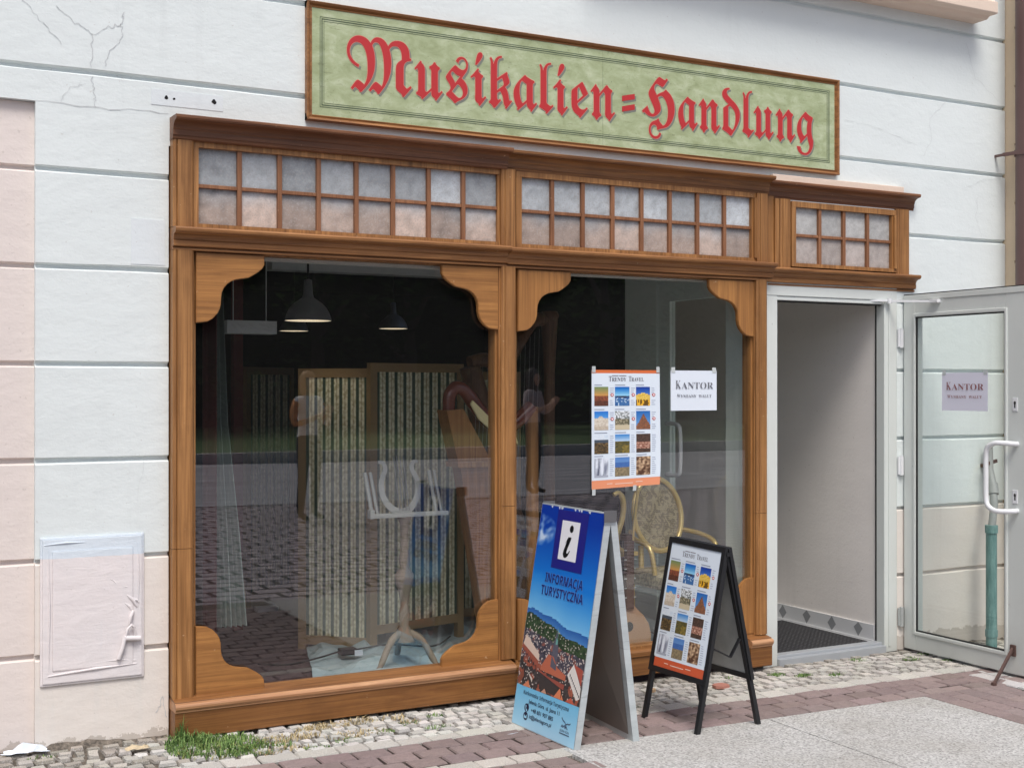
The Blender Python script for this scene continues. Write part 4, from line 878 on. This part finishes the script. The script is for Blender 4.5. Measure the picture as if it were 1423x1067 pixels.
for x, y, rx, n in ((1.66, -.26, .14, 260), (1.85, -.16, .13, 280), (2.02, -.13, .09, 160), (2.18, -.13, .06, 70), (1.95, -.32, .16, 160), (1.6, -.42, .12, 110), (2.22, -.24, .05, 40)): blades(b, x, y, rx, .05, int(n * .75), .032, DRY, 1.5)
tag(b.build('dry_grass', m_grass), kind='stuff', label='straw coloured dry grass between the cobbles below the left window', cat='grass')
random.seed(31)

# ------------------------------------------------------------------ the room behind the windows
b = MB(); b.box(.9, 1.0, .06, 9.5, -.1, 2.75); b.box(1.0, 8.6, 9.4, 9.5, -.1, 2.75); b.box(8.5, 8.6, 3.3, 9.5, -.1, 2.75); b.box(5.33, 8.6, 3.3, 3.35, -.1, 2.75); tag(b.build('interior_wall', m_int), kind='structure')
m_shell = mat('bounce_white', lin((228, 228, 224)), .9)  # white for out-of-view surfaces, added to bounce daylight into the room
b = MB(); b.box(1.0, 1.02, .07, 4.0, 0, 2.60); tag(b.build('bounce_side_wall', m_shell), kind='structure')  # unseen white lining added before the dark wall to bounce light onto the screens
b = MB(); b.box(1.0, 8.6, 4.4, 9.5, 2.62, 2.75); tag(b.build('rear_ceiling', m_int), kind='structure'); b = MB(); b.box(1.0, 4.40, .12, 4.4, 2.62, 2.75); tag(b.build('interior_ceiling', m_shell), kind='structure')  # front ceiling, out of view, is white to bounce light; rear stays dark
b = MB(); b.box(1.0, 4.36, .05, 9.4, -.06, 0); b.box(4.36, 8.6, 3.3, 9.4, -.06, 0); tag(b.build('interior_floor', m_intfloor), kind='structure')
b = MB(); b.box(2.15, 3.25, 1.5, 1.62, 2.12, 2.60); tag(b.build('ceiling_beam', m_beam), kind='structure')
b = MB(); P = [(1.93, .12), (4.20, .12), (4.25, 2.4), (2.62, 2.4)]; random.seed(2); G = {}
for i in range(25):
    for j in range(21):
        u, v = i / 24, j / 20; G[i, j] = Vector((P[0][0] * (1 - u) * (1 - v) + P[1][0] * u * (1 - v) + P[2][0] * u * v + P[3][0] * (1 - u) * v, P[0][1] + (P[2][1] - P[0][1]) * v, .006 + abs(noise.noise((u * 9, v * 8, 1))) * .11 * min(1, 6 * v)))
for i in range(24):
    for j in range(20): b.quad(G[i, j], G[i + 1, j], G[i + 1, j + 1], G[i, j + 1])
tag(b.build('plastic_sheet', m_mat_), 'crumpled pale bluish sheet spread on the display floor', 'floor sheet')

# partition with glazed inner door between hall and shop
ip = thing('inner_door', (4.36, .6, 0), 'grey white framed inner glass door behind the right window', 'door')
m_ipv = mat('grey_pvc', lin((226, 238, 232)), .5)
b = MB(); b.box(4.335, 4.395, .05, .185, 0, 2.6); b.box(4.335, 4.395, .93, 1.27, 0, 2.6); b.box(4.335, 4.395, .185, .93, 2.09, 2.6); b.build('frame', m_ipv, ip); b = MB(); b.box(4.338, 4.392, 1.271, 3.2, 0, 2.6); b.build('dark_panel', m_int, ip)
b = MB(); b.box(4.345, 4.385, .81, .925, .02, 2.08); b.box(4.345, 4.385, .19, .81, 1.97, 2.08); b.box(4.345, 4.385, .19, .28, .02, 1.97); b.box(4.345, 4.385, .28, .81, .02, .13); lf2 = b.build('leaf', m_ipv, ip)
b = MB(); b.box(4.362, 4.368, .28, .81, .13, 1.97); b.build('pane', m_dglass, lf2)
b = MB(); b.tube(smooth([(4.345, .80, 1.25), (4.30, .78, 1.255), (4.29, .66, 1.25), (4.29, .63, 1.20), (4.29, .63, 1.0), (4.29, .66, .96), (4.30, .78, .955), (4.345, .80, .96)]), .012, 10); b.build('pull_handle', m_handle, lf2)

def screen_panel(name, p0, p1, z0, z1, leg, n, label):
    """an upholstered panel standing between two floor points"""
    o = thing(name, ((p0[0] + p1[0]) / 2, (p0[1] + p1[1]) / 2, 0), label, 'folding screen')
    p0, p1 = Vector((*p0, 0)), Vector((*p1, 0)); d = (p1 - p0).normalized(); nn = Vector((d.y, -d.x, 0)); L = (p1 - p0).length; w_ = .045
    b = MB()
    for a in (0, L - w_): b.slab([p0 + d * a + Vector((0, 0, leg)), p0 + d * (a + w_) + Vector((0, 0, leg)), p0 + d * (a + w_) + Vector((0, 0, z1)), p0 + d * a + Vector((0, 0, z1))], nn, .035)
    for za, zb in ((z0, z0 + .05), (z1 - .05, z1)): b.slab([p0 + d * w_ - nn * .001 + Vector((0, 0, za)), p0 + d * (L - w_) - nn * .001 + Vector((0, 0, za)), p0 + d * (L - w_) - nn * .001 + Vector((0, 0, zb)), p0 + d * w_ - nn * .001 + Vector((0, 0, zb))], nn, .033)
    b.build('frame', m_gilt, o)
    b = MB(); a, c = p0 + d * w_ - nn * .008, p0 + d * (L - w_) - nn * .008; Q = [a + Vector((0, 0, z0 + .05)), c + Vector((0, 0, z0 + .05)), c + Vector((0, 0, z1 - .05)), a + Vector((0, 0, z1 - .05))]
    b.add(Q, [(0, 1, 2, 3)], 0, ((0, 0, 0), (n, 0, 0), (n, 1, 0), (0, 1, 0))); b.slab([q - nn * .001 for q in Q], nn, .02, 1); b.build('striped_cloth', [m_str, m_gilt], o)
    return o
screen_panel('screen_panel', (2.30, 1.50), (2.635, 1.20), .03, 1.57, .0, 7.3, 'striped green and cream upholstered screen panel left of the tallest panel')
screen_panel('screen_panel', (2.61, 1.19), (3.25, 1.33), .10, 1.60, .0, 9.3, 'tallest striped upholstered screen panel with gilt frame behind the left harp')
screen_panel('screen_panel', (3.30, 1.70), (3.75, 1.55), .06, 1.56, .0, 6.3, 'striped screen panel partly hidden behind the lit harp')
screen_panel('screen_panel', (2.42, 2.90), (2.86, 3.24), .05, 1.60, .0, 5.3, 'darker narrow striped screen panel standing apart at left')

def pendant(cx, cy, zr, D, h, label):
    o = thing('pendant_lamp', (cx, cy, zr), label, 'lamp', 'pendant lamps inside the shop'); r = D / 2
    b = MB(); b.lathe([(r, 0), (r * .985, h * .06), (r * .93, h * .16), (r * .8, h * .30), (r * .6, h * .42), (r * .34, h * .52), (r * .24, h * .56), (r * .24, h * .60), (r * .21, h * .62), (r * .17, h * .98), (.006, h)], (cx, cy, zr), 32); b.build('shade', m_lamp, o)
    b = MB(); b.lathe([(r * .97, .001), (r * .9, h * .15), (r * .6, h * .38), (.01, h * .45)], (cx, cy, zr), 32); b.build('lit_inside', m_bulb, o)
    ld = bpy.data.lights.new('lamp_light', 'SPOT'); ld.energy = 16 if cy > 2 else 1.6; ld.color = (1, .90, .76); ld.shadow_soft_size = .02; ld.spot_size = R(118); ld.spot_blend = .6; lo = bpy.data.objects.new('lamp_light', ld); C.objects.link(lo); lo.location = (cx, cy, zr - .012); lo.parent = o; lo.matrix_parent_inverse = Matrix.Translation(o.location).inverted()
    b = MB(); b.tube([(cx, cy, zr + h * .98), (cx, cy, 2.62)], .006, 8); b.build('cord', m_gasket, o)
pendant(2.24, 1.16, 1.82, .25, .223, 'largest grey pendant lamp with lit rim behind the left window')
pendant(3.53, 5.25, 1.95, .25, .23, 'far pendant lamp half hidden behind the largest one')
pendant(4.29, 4.84, 1.97, .25, .23, 'small pendant lamp hanging above the tallest screen')
pendant(4.92, 3.26, 2.06, .27, .21, 'pendant lamp peeping past the bracket of the right window')

b = MB(); n = 40
for k in range(n): 
    f = lambda i: (1.46 + .06 * i / n, .32 + .02 * math.sin(i * 1.3))
    (xa, ya_), (xc, yc) = f(k), f(k + 1); b.quad((xa, ya_, .0), (xc, yc, .0), (xc, yc, 2.6), (xa, ya_, 2.6))
tag(b.build('red_curtain', m_maroon), 'maroon curtain hanging at the left edge of the left window', 'curtain')
b = MB()
for k in range(n):
    def f(i, z): 
        t = i / n; wd = .022 + .145 * max(0, min(1, (1.76 - z) / 1.3)); return (1.55 + wd * t, .52 + .018 * math.sin(i * 1.1) * (1 + .4 * t), z)
    for z0_, z1_ in ((.35, .8), (.8, 1.3), (1.3, 2.6)): b.quad(f(k, z0_), f(k + 1, z0_), f(k + 1, z1_), f(k, z1_))
tag(b.build('grey_curtain', m_drape), 'greyish gathered curtain widening downward near the left window edge', 'curtain')
b = MB(); b.box(2.15, 2.19, 2.2, 2.24, 0, 2.6); b.box(2.13, 2.15, 2.19, 2.25, 0, 2.6); tag(b.build('maroon_post', m_maroon), 'dark maroon upright post in the shop left of the largest lamp', 'post')
b = MB(); b.box(1.73, 1.985, .9, 1.0, 1.735, 1.80); b.box(1.77, 1.774, .94, .944, 1.80, 2.62); b.box(1.94, 1.944, .94, .944, 1.80, 2.62); tag(b.build('hanging_box', m_beam), 'pale long box hanging beneath the ceiling at the left', 'duct')

# harp at the right of the left window
hp = thing('harp', (2.95, .66, 0), 'lit wooden harp with maroon curved neck beside the middle pilaster', 'harp', 'harps in the shop')
def trace(pts, y0, y1, name, m, par):
    b = MB(); b.ext(pts, 'y', y0, y1); return b.build(name, m, par)
trace([(2.794, 1.346), (2.891, 1.352), (3.055, 1.077), (2.860, 1.077)], .60, .72, 'soundbox', m_hw, hp)
trace([(2.855, 1.049), (3.07, 1.049), (3.09, 1.077), (2.850, 1.077)], .585, .735, 'collar', m_hw, hp)
trace([(2.878, 1.049), (3.035, 1.049), (3.16, .0), (3.06, .0)], .61, .71, 'body', m_hb, hp)
b = MB(); b.tube(smooth([(2.835, .66, 1.345), (2.838, .66, 1.42), (2.870, .66, 1.462), (2.915, .66, 1.455), (2.955, .66, 1.415), (3.01, .66, 1.345), (3.09, .66, 1.27), (3.20, .66, 1.26), (3.33, .66, 1.36)]), [.034] * 8 + [.037] * 8 + [.04] * 8 + [.04] * 9, 14); b.build('neck', m_hm, hp)
trace([(2.930, 1.377), (2.940, 1.398), (3.049, 1.300), (3.20, 1.20), (3.21, 1.165), (3.053, 1.238), (2.977, 1.299)], .592, .606, 'string_plate', m_cream, hp)
b = MB(); b.tube([(3.33, .66, 1.36), (3.34, .66, .05)], .035, 14); b.build('column', m_hw, hp)
b = MB()
for k in range(12): t = k / 11; b.tube([(2.96 + .26 * t, .595, 1.35 - .16 * t), (2.96 + .20 * t, .62, 1.05 - .5 * t)], .0012, 4)
b.build('strings', m_steel, hp)
h2 = thing('harp', (3.66, 1.05, 0), 'dark harp with a straight wooden column behind the middle pilaster', 'harp', 'harps in the shop')
b = MB(); b.lathe([(.055, 0), (.05, .1), (.036, .16), (.032, 1.55), (.040, 1.7), (.050, 1.86), (.058, 1.88), (.045, 1.905)], (3.665, 1.05, 0), 20); b.build('column', m_hd, h2)
b = MB(); b.tube(smooth([(3.64, 1.05, 1.86), (3.55, 1.05, 1.84), (3.46, 1.05, 1.72), (3.36, 1.05, 1.58), (3.25, 1.05, 1.62), (3.15, 1.05, 1.60)]), .04, 12); b.build('neck', m_hd, h2)
b = MB(); b.tube([(3.15, 1.05, 1.58), (3.55, 1.05, .08)], [.06, .13], 16); b.tube([(3.40, 1.05, .05), (3.70, 1.05, .05)], .05, 12); b.build('soundbox', m_hd, h2)
b = MB()
for k in range(14): t = k / 13; b.tube([(3.60 - .40 * t, 1.05, 1.80 - .22 * t), (3.55 - .34 * t, 1.05, .25 + 1.2 * t)], .0012, 4)
b.build('strings', m_steel, h2)

# lyre-backed music stand
ms = thing('music_stand', (2.60, .7, 0), 'whitish music stand with lyre shaped desk in front of the striped screen', 'music stand')
b = MB(); b.box(2.40, 2.835, .66, .70, .800, .822, 0, .004); b.box(2.395, 2.42, .655, .70, .80, .845, 0, .004); b.build('ledge', m_whitep, ms)
b = MB()
def band(P, w_):
    P = smooth(P, 5); L_ = len(P)
    for i in range(L_ - 1):
        q = []
        for j in (i, i + 1):
            d = (P[min(j + 1, L_ - 1)] - P[max(j - 1, 0)]).normalized(); nrm_ = Vector((-d.z, 0, d.x)); k_ = w_ / 2 * (1.15 - .7 * j / L_); q += [P[j] + nrm_ * k_, P[j] - nrm_ * k_]
        b.slab([q[0], q[2], q[3], q[1]], (0, -1, 0), .008)
for sx in (-1, 1): band([(2.59, .70, .822), (2.59 + sx * .05, .71, .84), (2.59 + sx * .095, .725, .90), (2.59 + sx * .10, .74, .98), (2.59 + sx * .075, .75, 1.04), (2.59 + sx * .085, .755, 1.075), (2.59 + sx * .11, .757, 1.08)], .034)

for x_ in (2.42, 2.78):
    b.tube([(x_, .70, .82), (x_ - .02, .75, 1.03)], .010, 8); b.tube([(x_ + .03, .70, .82), (x_ + .01, .75, 1.03)], .008, 8)
b.build('lyre_desk', m_whitep, ms)
b = MB()
for k in range(4): b.tube([(2.575 + .018 * k, .70, .83), (2.56 + .018 * k, .752, 1.11)], .0022, 5); b.tube([(2.42 + .014 * k, .70, .82), (2.40 + .014 * k, .75, 1.02)], .0016, 5)
b.build('strings', m_steel, ms)
b = MB(); b.lathe([(.06, .16), (.05, .20), (.022, .24), (.03, .30), (.02, .34), (.028, .40), (.045, .46), (.05, .50), (.022, .54), (.03, .58), (.018, .64), (.022, .76), (.04, .80)], (2.60, .70, 0), 20); b.build('column', m_stand, ms)
for a in (200, 320, 80):
    b = MB(); ca, sa = math.cos(R(a)), math.sin(R(a)); b.tube(smooth([(2.60 + ca * .03, .70 + sa * .03, .20), (2.60 + ca * .10, .70 + sa * .10, .16), (2.60 + ca * .17, .70 + sa * .17, .05), (2.60 + ca * .23, .70 + sa * .23, .02)]), [.022] * 4 + [.017] * 4 + [.012] * 5, 10); b.build('foot', m_stand, ms)

# medallion chair
ch = thing('medallion_chair', (4.05, .85, 0), 'gilt chair with an oval patterned back behind the travel board', 'chair')
m_fab = mat('damask', lin((120, 112, 88)), .85); q_ = N(m_fab); q_.base(q_.ramp(q_.noise(q_.coord(), 26, 3, .5, 2.0), [(.45, lin((128, 118, 94))), (.55, lin((166, 156, 124)))]))
CY = .56; cx, cz, rx, rz = 4.085, .752, .160, .200
b = MB(); b.tube([(cx + rx * math.cos(a), CY + .04 * math.sin(a), cz + rz * math.sin(a)) for a in [k * math.pi / 24 for k in range(49)]], .015, 10, 0, False); b.tube([(cx - .10, CY + .02, cz - .17), (cx - .11, CY, .42)], .016, 8); b.tube([(cx + .10, CY + .02, cz - .17), (cx + .11, CY, .42)], .016, 8); b.build('back_frame', m_gold, ch)
b = MB(); b.add([(cx + (rx - .01) * math.cos(a), CY + .006 + .04 * math.sin(a), cz + (rz - .01) * math.sin(a)) for a in [k * math.pi / 20 for k in range(40)]], [tuple(range(40))]); b.build('backrest', m_fab, ch)
b = MB(); b.box(cx - .21, cx + .21, CY - .38, CY + .04, .38, .46, 0, .025); b.build('seat', m_fab, ch)
for sx in (-1, 1):
    b = MB(); b.tube(smooth([(cx + sx * .17, CY + .02, .66), (cx + sx * .23, CY - .1, .64), (cx + sx * .22, CY - .24, .60), (cx + sx * .20, CY - .26, .46)]), .014, 8); b.build('armrest', m_gold, ch)
    for yy in (CY - .34, CY): b = MB(); b.tube([(cx + sx * .18, yy, .40), (cx + sx * .17, yy, .2), (cx + sx * .19, yy + (-.02 if yy < CY - .1 else .03), 0)], [.022, .016, .012], 10); b.build('leg', m_gold, ch)

ly = thing('lyre', (3.74, .35, .55), 'polished brass lyre with strings standing behind the blue board', 'instrument')
b = MB(); b.tube(smooth([(3.655, .35, .895), (3.690, .35, .905), (3.715, .35, .86), (3.712, .35, .78), (3.680, .35, .68), (3.678, .35, .625), (3.705, .35, .598), (3.760, .35, .585)]), [.012] * 6 + [.016] * 16 + [.013] * 7, 10); b.build('curved_arm', m_gold, ly)
b = MB(); b.tube(smooth([(3.812, .35, .93), (3.80, .35, .85), (3.78, .35, .70), (3.768, .35, .60), (3.745, .35, .582)]), .009, 10); b.build('straight_arm', m_gold, ly)
b = MB(); b.box(3.70, 3.80, .33, .37, .565, .59, 0, .006); b.box(3.735, 3.765, .335, .365, .40, .57, 0, .005); b.lathe([(.10, 0), (.09, .02), (.03, .05), (.02, .40)], (3.75, .35, 0), 18); b.build('base', m_gold, ly)
b = MB()
for k in range(6): b.tube([(3.735 + .011 * k, .345, .86), (3.705 + .011 * k, .345, .60)], .0012, 4)
b.build('strings', m_steel, ly)

lu = thing('lute', (3.70, .32, 0), 'pear shaped lute leaning on the display floor between the two boards', 'lute')
b = MB(); V = []; pr_ = [(.0, .02), (.06, .022), (.105, .05), (.135, .10), (.14, .15), (.125, .21), (.09, .26), (.05, .295), (.026, .32)]
front = [(3.70 + r, .27, z) for r, z in pr_] + [(3.70 - r, .27, z) for r, z in reversed(pr_)]; b.add(front, [tuple(range(len(front)))])
for i in range(len(pr_) - 1):
    for k in range(10):
        a0, a1 = math.pi * k / 10, math.pi * (k + 1) / 10; g_ = lambda r, z, a: (3.70 + r * math.cos(a), .27 + r * .8 * math.sin(a), z)
        b.add([g_(*pr_[i], a0), g_(*pr_[i], a1), g_(*pr_[i + 1], a1), g_(*pr_[i + 1], a0)], [(0, 1, 2, 3)], 0, None, True)
b.build('body', mat('spruce_top', lin((176, 140, 108)), .4), lu)
b = MB(); b.box(3.676, 3.724, .255, .285, .30, .66, 0, .006); b.box(3.680, 3.720, .265, .33, .655, .69, 0, .006); nk = b.build('neck', mat('dark_neck', lin((84, 60, 46)), .4), lu)
b = MB()
for k in range(6): b = MB(); b.tube([(3.665, .26, .36 + k * .05), (3.735, .26, .36 + k * .05)], .004, 6); b.build('peg', m_whitep, nk)
b = MB(); b.add([(3.70 + .026 * math.cos(a), .2688, .205 + .026 * math.sin(a)) for a in [k * math.pi / 10 for k in range(20)]], [tuple(range(20))]); b.build('sound_hole', m_gasket, lu); b = MB(); b.box(3.66, 3.74, .262, .2695, .085, .095); b.build('bridge', m_gasket, lu)

cb = thing('power_adapter', (2.43, 1.05, 0), 'black power adapter with cable on the display floor', 'adapter')
b = MB(); b.box(2.38, 2.47, 1.03, 1.09, .04, .075, 0, .006); b.build('case', m_black, cb)
b = MB(); b.tube(smooth([(2.38, 1.06, .06), (2.2, 1.0, .045), (2.05, .95, .045), (1.95, 1.1, .03)]), .005, 6); b.tube(smooth([(2.47, 1.06, .06), (2.7, 1.15, .05), (2.9, 1.0, .05), (3.1, 1.2, .05)]), .005, 6); b.build('cable', m_black, cb)
b = MB(); b.box(2.455, 2.50, 1.024, 1.0295, .035, .065); b.build('tag', m_paper, cb)
b = MB(); b.box(2.44, 2.58, 2.72, 2.80, .0, .03, 0, .004); tag(b.build('white_box', m_paper), 'small white box on the floor by the narrow screen', 'box')

# ------------------------------------------------------------------ people standing in the street, seen mirrored in the glass
def person(x, y, face, H_, cols, hold, label, hairlen):
    k = H_ / 1.70; V = []; E = []; Rd = []
    def v(p, r): V.append(Vector(p) * k); Rd.append(r * k); return len(V) - 1
    def ch(i, pts):
        for p, r in pts: j = v(p, r); E.append((i, j)); i = j
        return i
    pel = v((0, 0, .95), .135); ch_ = ch(pel, [((0, .01, 1.08), .12), ((0, .02, 1.22), .135), ((0, .01, 1.36), .125)]); nk = ch(ch_, [((0, 0, 1.44), .055), ((0, -.01, 1.49), .052)])
    ch(nk, [((0, -.02, 1.55), .082), ((0, -.015, 1.62), .092), ((0, -.01, 1.67), .07)]); hands = []
    for s in (-1, 1):
        sh = ch(ch_, [((s * .16, .01, 1.385), .062)])
        el = ch(sh, [((s * .235, .0, 1.26), .05), ((s * (.25 if hold else .24), -.03, 1.11), .042)])
        wr = ch(el, [((s * .14, -.19, 1.17), .035), ((s * .05, -.30, 1.24), .026)] if hold else [((s * .245, -.06, .98), .035), ((s * .24, -.08, .87), .026)])
        w0 = V[wr] / k; hd = Vector((-s * .25, -.55, .8)).normalized() if hold else Vector((0, -.1, -1)).normalized(); sd_ = Vector((s * .3, -.6, -.3)).normalized() if hold else Vector((0, -1, 0)); p0 = w0 + hd * .05; palm = ch(wr, [(p0[:], .024)])
        for q in range(4):
            o_ = sd_ * (.018 * (q - 1.5)); L = (.07, .08, .076, .06)[q]; b0 = p0 + o_ + hd * .02; curl = Vector((-s * .5, .3, 0)) if hold else Vector((0, -.3, .1))
            ch(palm, [(b0[:], .010), ((b0 + hd * L * .5)[:], .009), ((b0 + hd * L * .8 + curl * L * .35)[:], .008)])
        tb_ = w0 + hd * .02 - sd_ * .02; ch(palm, [((tb_ - sd_ * .02 + hd * .02)[:], .011), ((tb_ - sd_ * .035 + hd * .05)[:], .009)])
        kn = ch(pel, [((s * .085, 0, .86), .092), ((s * .10, -.01, .50), .06)]); an = ch(kn, [((s * .105, .01, .30), .056), ((s * .11, .03, .085), .04)]); ch(an, [((s * .115, -.05, .04), .036), ((s * .12, -.13, .032), .028)])
    me = bpy.data.meshes.new('person'); me.from_pydata(V, E, []); ob = bpy.data.objects.new('person', me); C.objects.link(ob)
    md = ob.modifiers.new('Skin', 'SKIN'); md.use_smooth_shade = True; sv = me.skin_vertices[0].data
    for i, r in enumerate(Rd): sv[i].radius = (r, r * (.85 if i < 4 else 1)); sv[i].use_root = (i == 0)
    s2 = ob.modifiers.new('Sub', 'SUBSURF'); s2.levels = 1; s2.render_levels = 1
    ev = bpy.data.meshes.new_from_object(ob.evaluated_get(bpy.context.evaluated_depsgraph_get())); bpy.data.objects.remove(ob); bpy.data.meshes.remove(me)
    ev.materials.clear()
    ms_ = [mat('skin', lin((206, 160, 134)), .6), mat('top', lin(cols[0]), .8), mat('trousers', lin(cols[1]), .85), mat('shoe', lin((40, 38, 38)), .6), mat('sleeve', lin(cols[-1]), .8)]
    for m in ms_: ev.materials.append(m)
    for p in ev.polygons:
        z = p.center.z / k; ax = abs(p.center.x / k); yy = p.center.y / k
        p.material_index = 4 if (len(cols) > 3 and z > 1.0 and ax > .2 and yy > -.14) else 0 if z > 1.45 or (yy < -.12 and z > .6) or (not hold and ax > .19 and z < 1.12 and z > .7) else 1 if z > .96 else 2 if z > .09 else 3
    o = bpy.data.objects.new('person', ev); C.objects.link(o); o.location = (x, y, gz(x) - .02 if y > -8.5 else -.03); o.rotation_euler = (0, 0, face); tag(o, label, 'person')
    b = MB(); b.lathe([(.0, .13), (.06, .115), (.095, .07), (.105, .0), (.10, -.05), (.09, -hairlen), (.06, -hairlen - .02)], (0, .022, 1.61), 20)
    hb = b.build('hair', mat('hair', lin(cols[2]), .6)); hb.parent = o; hb.scale = (k * .98, k * .85, k)
    b = MB(); b.tube([(0, -.115, 1.575), (0, -.125, 1.56)], .012, 8); 
    for s in (-1, 1): b.tube([(s * .034, -.092, 1.60), (s * .034, -.101, 1.60)], .010, 8)
    fc = b.build('face_features', mat('dark_features', lin((96, 62, 52)), .6)); fc.parent = o; fc.scale = (k, k, k)
    return o
person(4.77, -8.42, R(180) - .4, 1.66, ((236, 236, 236), (34, 36, 42), (176, 140, 100), (226, 150, 90)), True, 'person in a white top and dark trousers holding a phone, mirrored in the left window', .14)
person(8.66, -10.14, R(180) - .6, 1.72, ((196, 176, 172), (34, 36, 44), (48, 36, 32)), True, 'dark haired person in a pale top standing by the street, mirrored in the right window', .20)

# trees beyond the street: they only show as dark reflections in the panes
random.seed(77); b = MB(); rnd_ = random.random; rg = random.gauss
for t in range(17):
    cx, cy = -18 + t * 4.4 + random.uniform(-1, 1), random.uniform(-34, -27); hh = random.uniform(7, 8.6)
    b.tube([(cx, cy, 0), (cx + .1, cy, 2.5), (cx - .1, cy + .1, hh * .6)], [.28, .22, .1], 8, 1)
    for s_ in range(5): a = random.uniform(0, 6.283); b.tube([(cx, cy, 2.2 + s_ * .8), (cx + math.cos(a) * 2, cy + math.sin(a) * 2, 4.2 + s_)], [.12, .04], 6, 1)
    for cl in range(34):
        a = random.uniform(0, 6.283); rr = 3.4 * math.sqrt(rnd_()); zc = random.uniform(1.0, hh); q = math.sqrt(max(.15, 1 - ((zc - hh * .45) / (hh * .58)) ** 2)); ox, oy = cx + rr * q * math.cos(a), cy + rr * q * math.sin(a); sh = random.uniform(.5, 1.3)
        for lf_ in range(44):
            px, py, pz = ox + rg(0, .6), oy + rg(0, .6), zc + rg(0, .45); L = random.uniform(.13, .24); a, c_ = random.uniform(0, 6.283), random.uniform(-1, 1); ux, uy, uz = L * math.cos(a), L * math.sin(a), L * c_ * .7; wx, wy, wz = -math.sin(a) * L * .5, math.cos(a) * L * .5, L * .25
            b.add([(px - ux, py - uy, pz - uz), (px + wx, py + wy, pz + wz), (px + ux, py + uy, pz + uz), (px - wx, py - wy, pz - wz)], [(0, 1, 2, 3)], 0, tuple(v * sh * .85 for v in lin((52, 70, 36))))
# the dense hedge and wood edge behind the trunks
G = {}
for i in range(141):
    for j in range(14):
        x, z = -70 + i, j * .5; G[i, j] = (x, -37 + 2.2 * noise.noise((x * .35, z * .45, 3)) + 1.1 * noise.noise((x * .9, z, 8)), z + .4 * noise.noise((x * .7, z, 5)) + (1.8 * noise.noise((x * .2, 1, 9)) if j == 13 else 0))
for i in range(140):
    for j in range(13): k = .6 + .5 * noise.noise((i * .4, j * .5, 2)); b.add([G[i, j], G[i + 1, j], G[i + 1, j + 1], G[i, j + 1]], [(0, 1, 2, 3)], 0, tuple(v * k * .7 for v in lin((46, 62, 34))))
m_bark = mat('bark', lin((70, 60, 52)), .9)
tag(b.build('treeline', [m_leaf, m_bark]), kind='stuff', label='dark trees across the street mirrored in the shop windows', cat='trees')
